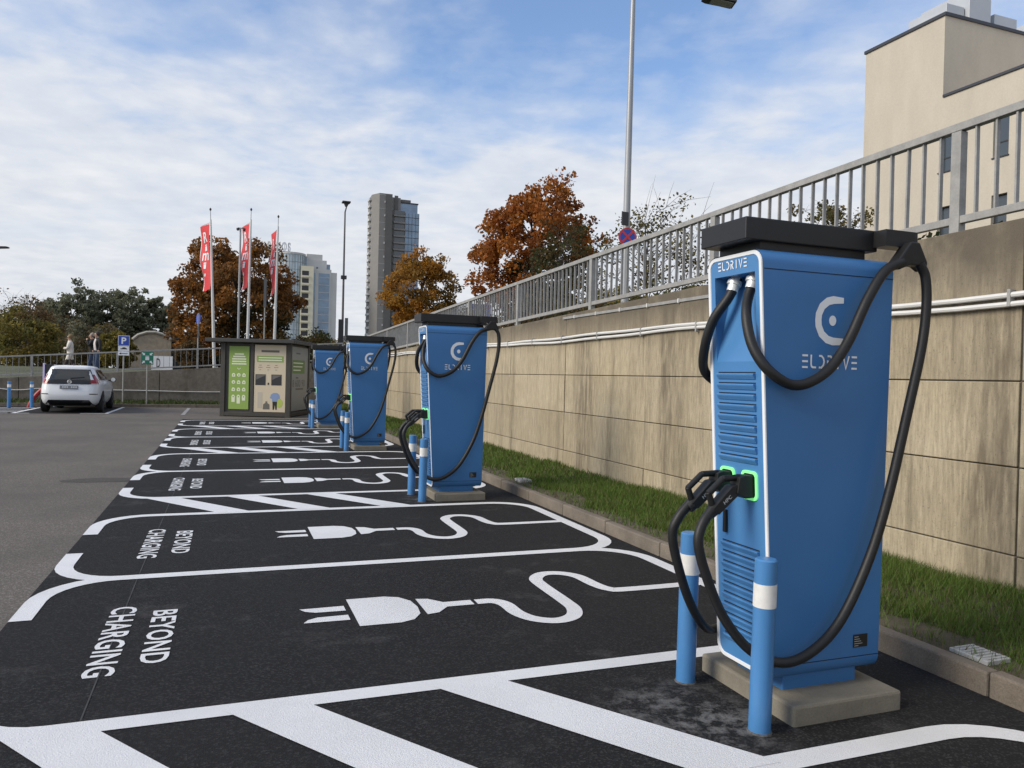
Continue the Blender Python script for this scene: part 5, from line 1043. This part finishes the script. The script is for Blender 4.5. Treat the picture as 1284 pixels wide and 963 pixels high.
# ---- towers
M_tg = mat('tower_grey', (0.21, 0.20, 0.19), 0.8, 0.06, 0.3); M_td = mat('tower_dark', (0.115, 0.11, 0.105), 0.8, 0.06, 0.3); M_tl = mat('tower_sunlit_cream', (0.72, 0.66, 0.50), 0.8); M_tw = mat('tower_white', (0.50, 0.50, 0.49), 0.7, 0.05, 0.2); M_glassp = mat('pale_glass', (0.42, 0.50, 0.54), 0.2, 0.35, 0.4, stretch=(1, 1, 0.4), spec=0.8)  # the cream tower tone has sunlight painted into its colour
T = empty('tall_tower', (59.5, 340, 1.4)); tag(T, 'tall slim grey residential tower with blue glass corner on the skyline', 'building')
MB().prism([(0, 0), (2.5, -5), (8.2, -5), (8.4, 6), (0.5, 12)], lambda u, v, w: (u, v, w), 0, 79.3).build('shaft', M_tg, T)
MB().box(5.2, 8.0, -5.3, -5.01, 0, 79.0).build('dark_bay', M_td, T); MB().box(8.41, 12.4, -2.4, 6, 60, 78.6).build('upper_wall', M_tg, T); MB().box(9.6, 11.2, -2.7, -2.41, 70, 79.4).build('lift_shaft', M_td, T)
MB().box(12.41, 20.4, -1.2, 8, 0, 76.6).build('glass_shaft', M_glassb, T); MB().box(12.2, 20.7, -1.5, 8.3, 76.61, 77.1).build('roof', M_frame, T); MB().box(13, 17.5, 0, 6, 77.11, 78.6).build('roof_plant', M_td, T)
MB().box(8.5, 14.3, -3.4, 6, 0, 72.6).build('balcony_shaft', M_td, T); MB().box(14.31, 20.8, -3.2, 6, 0, 72.2).build('glass_front', M_glassb, T)
bm_ = MB(); wm = MB(); tk = MB(); ml = MB()
for i in range(23):
    z = 4 + i * 3.0; bm_.box(9.2, 14.4, -4.2, -3.41, z, z + 0.8); wm.box(9.6, 14.0, -3.47, -3.41, z + 1.0, z + 2.7); ml.box(14.32, 20.82, -3.27, -3.21, z, z + 0.22)
for i in range(26): z = 2 + i * 3.0; tk.box(-0.9, 0.0, 0.5, 5.5, z, z + 1.0); tk.box(2.5, 8.2, -5.06, -5.02, z + 1.5, z + 1.62) if i % 2 else tk.box(4.7, 5.1, -5.4, -5.02, z + 1.2, z + 2.0)
for q in range(5): ml.box(14.4 + q * 1.55, 14.5 + q * 1.55, -3.30, -3.271, 2, 72)
stuff(bm_.build('balconies', M_tg, T)); stuff(wm.build('window_bands', M_glassd, T)); stuff(tk.build('side_balconies', M_tw, T)); stuff(ml.build('mullions', M_frame, T))
T2 = empty('glass_tower', (20.2, 340, 1.4)); tag(T2, 'pale glass tower with balcony column painted sunlit cream and rooftop letters', 'building')
cyl = MB(); pts = [(5.6 + 6.0 * math.cos(R(a)), 2 + 6.0 * math.sin(R(a))) for a in range(180, 361, 12)] + [(11.6, 8), (-0.4, 8)]
cyl.prism(pts, lambda u, v, w: (u, v, w), 0, 50.0); cyl.build('glass_drum', M_glassp, T2)
cr = MB().prism([(5.6 + 6.2 * math.cos(R(a)), 2 + 6.2 * math.sin(R(a))) for a in range(180, 361, 12)] + [(11.8, 8), (-0.6, 8)], lambda u, v, w: (u, v, w), 50.0, 50.8).build('roof_edge', M_tw, T2)
dm = MB()
for a in range(186, 355, 12): dm.tube([(5.6 + 6.05 * math.cos(R(a)), 2 + 6.05 * math.sin(R(a)), 0), (5.6 + 6.05 * math.cos(R(a)), 2 + 6.05 * math.sin(R(a)), 50)], 0.14, 4)
for z in np.arange(2, 50, 3.2):
    pp = [(5.6 + 6.06 * math.cos(R(a)), 2 + 6.06 * math.sin(R(a)), z) for a in range(180, 361, 20)]; dm.tube(pp, 0.12, 4)
stuff(dm.build('mullions', mat('mullion_grey', (0.28, 0.31, 0.33), 0.5), T2))
MB().box(10.4, 20.7, 2.5, 14, 0, 49.0).build('core', M_tw, T2); MB().box(12.2, 18.9, 3, 12, 48.9, 51.5).build('roof_plant', M_tw, T2); MB().box(10.0, 12.0, 0.5, 3, 38, 49.4).build('corner_glass', M_glassb, T2)
MB().box(16.3, 17.0, 2.35, 2.52, 40, 46).build('stair_window', M_glassd, T2); MB().box(20.0, 22.4, 4, 12, 0, 47.6).build('corner_glass', M_glassb, T2)
MB().box(9.3, 14.6, -4.0, 2.49, 0, 45.3).build('balcony_column', M_tl, T2); MB().box(14.61, 22.2, -2.2, 2.6, 0, 44.6).build('front_block', M_tw, T2); MB().box(22.21, 24.6, -2, 8, 0, 43.4).build('side_block', M_tw, T2)
MB().box(16.9, 21.4, -2.28, -2.21, 0, 42.8).build('glass_strip', M_glassb, T2); MB().box(14.7, 15.5, -2.28, -2.21, 0, 42.8).build('glass_strip', M_glassb, T2)
rec = MB(); slb = MB(); lin = MB()
for i in range(13): z = 2.5 + i * 3.2; rec.box(9.8, 12.6, -4.06, -4.01, z, z + 2.3); slb.box(9.5, 12.8, -4.6, -4.07, z - 0.5, z + 0.3); lin.box(16.8, 21.5, -2.35, -2.29, z, z + 0.22)
stuff(rec.build('balcony_openings', M_frame, T2)); stuff(slb.build('balcony_slabs', M_tl, T2)); stuff(lin.build('floor_lines', M_tw, T2))
lt = link('rooftop_lettering', text_mesh('BEHOS', 9.5, 3.9, mat('roof_letters', (0.80, 0.80, 0.80), 0.5), 0.05, lambda x, z: (x - 4.2, -1.0 - abs(x - 5.6) * -0.2, z + 51.3)), T2)
fr = MB(); [fr.tube([(x - 4.2, -0.4, 50.6), (x - 4.2, -0.4, 55.0)], 0.08, 4) for x in np.arange(0.5, 9.5, 1.6)]; fr.bar((-4.2, -0.4, 51.3), (5.3, -0.4, 51.3), 0.15, 0.2); fr.build('letter_frame', M_frame, T2)
bs = empty('blue_sign_board', (20.3, 62, 1.45)); tag(bs, 'small blue road sign board beyond the wall railing by the golden maple', 'sign')
MB().box(-0.9, 0.9, -0.04, 0.04, 4.6, 6.2).build('sign_plate', M_signblue, bs); [MB().tube([(x, 0.06, -0.2), (x, 0.06, 5.8)], 0.06, 8).build('post', M_gal, bs) for x in (-0.7, 0.7)]
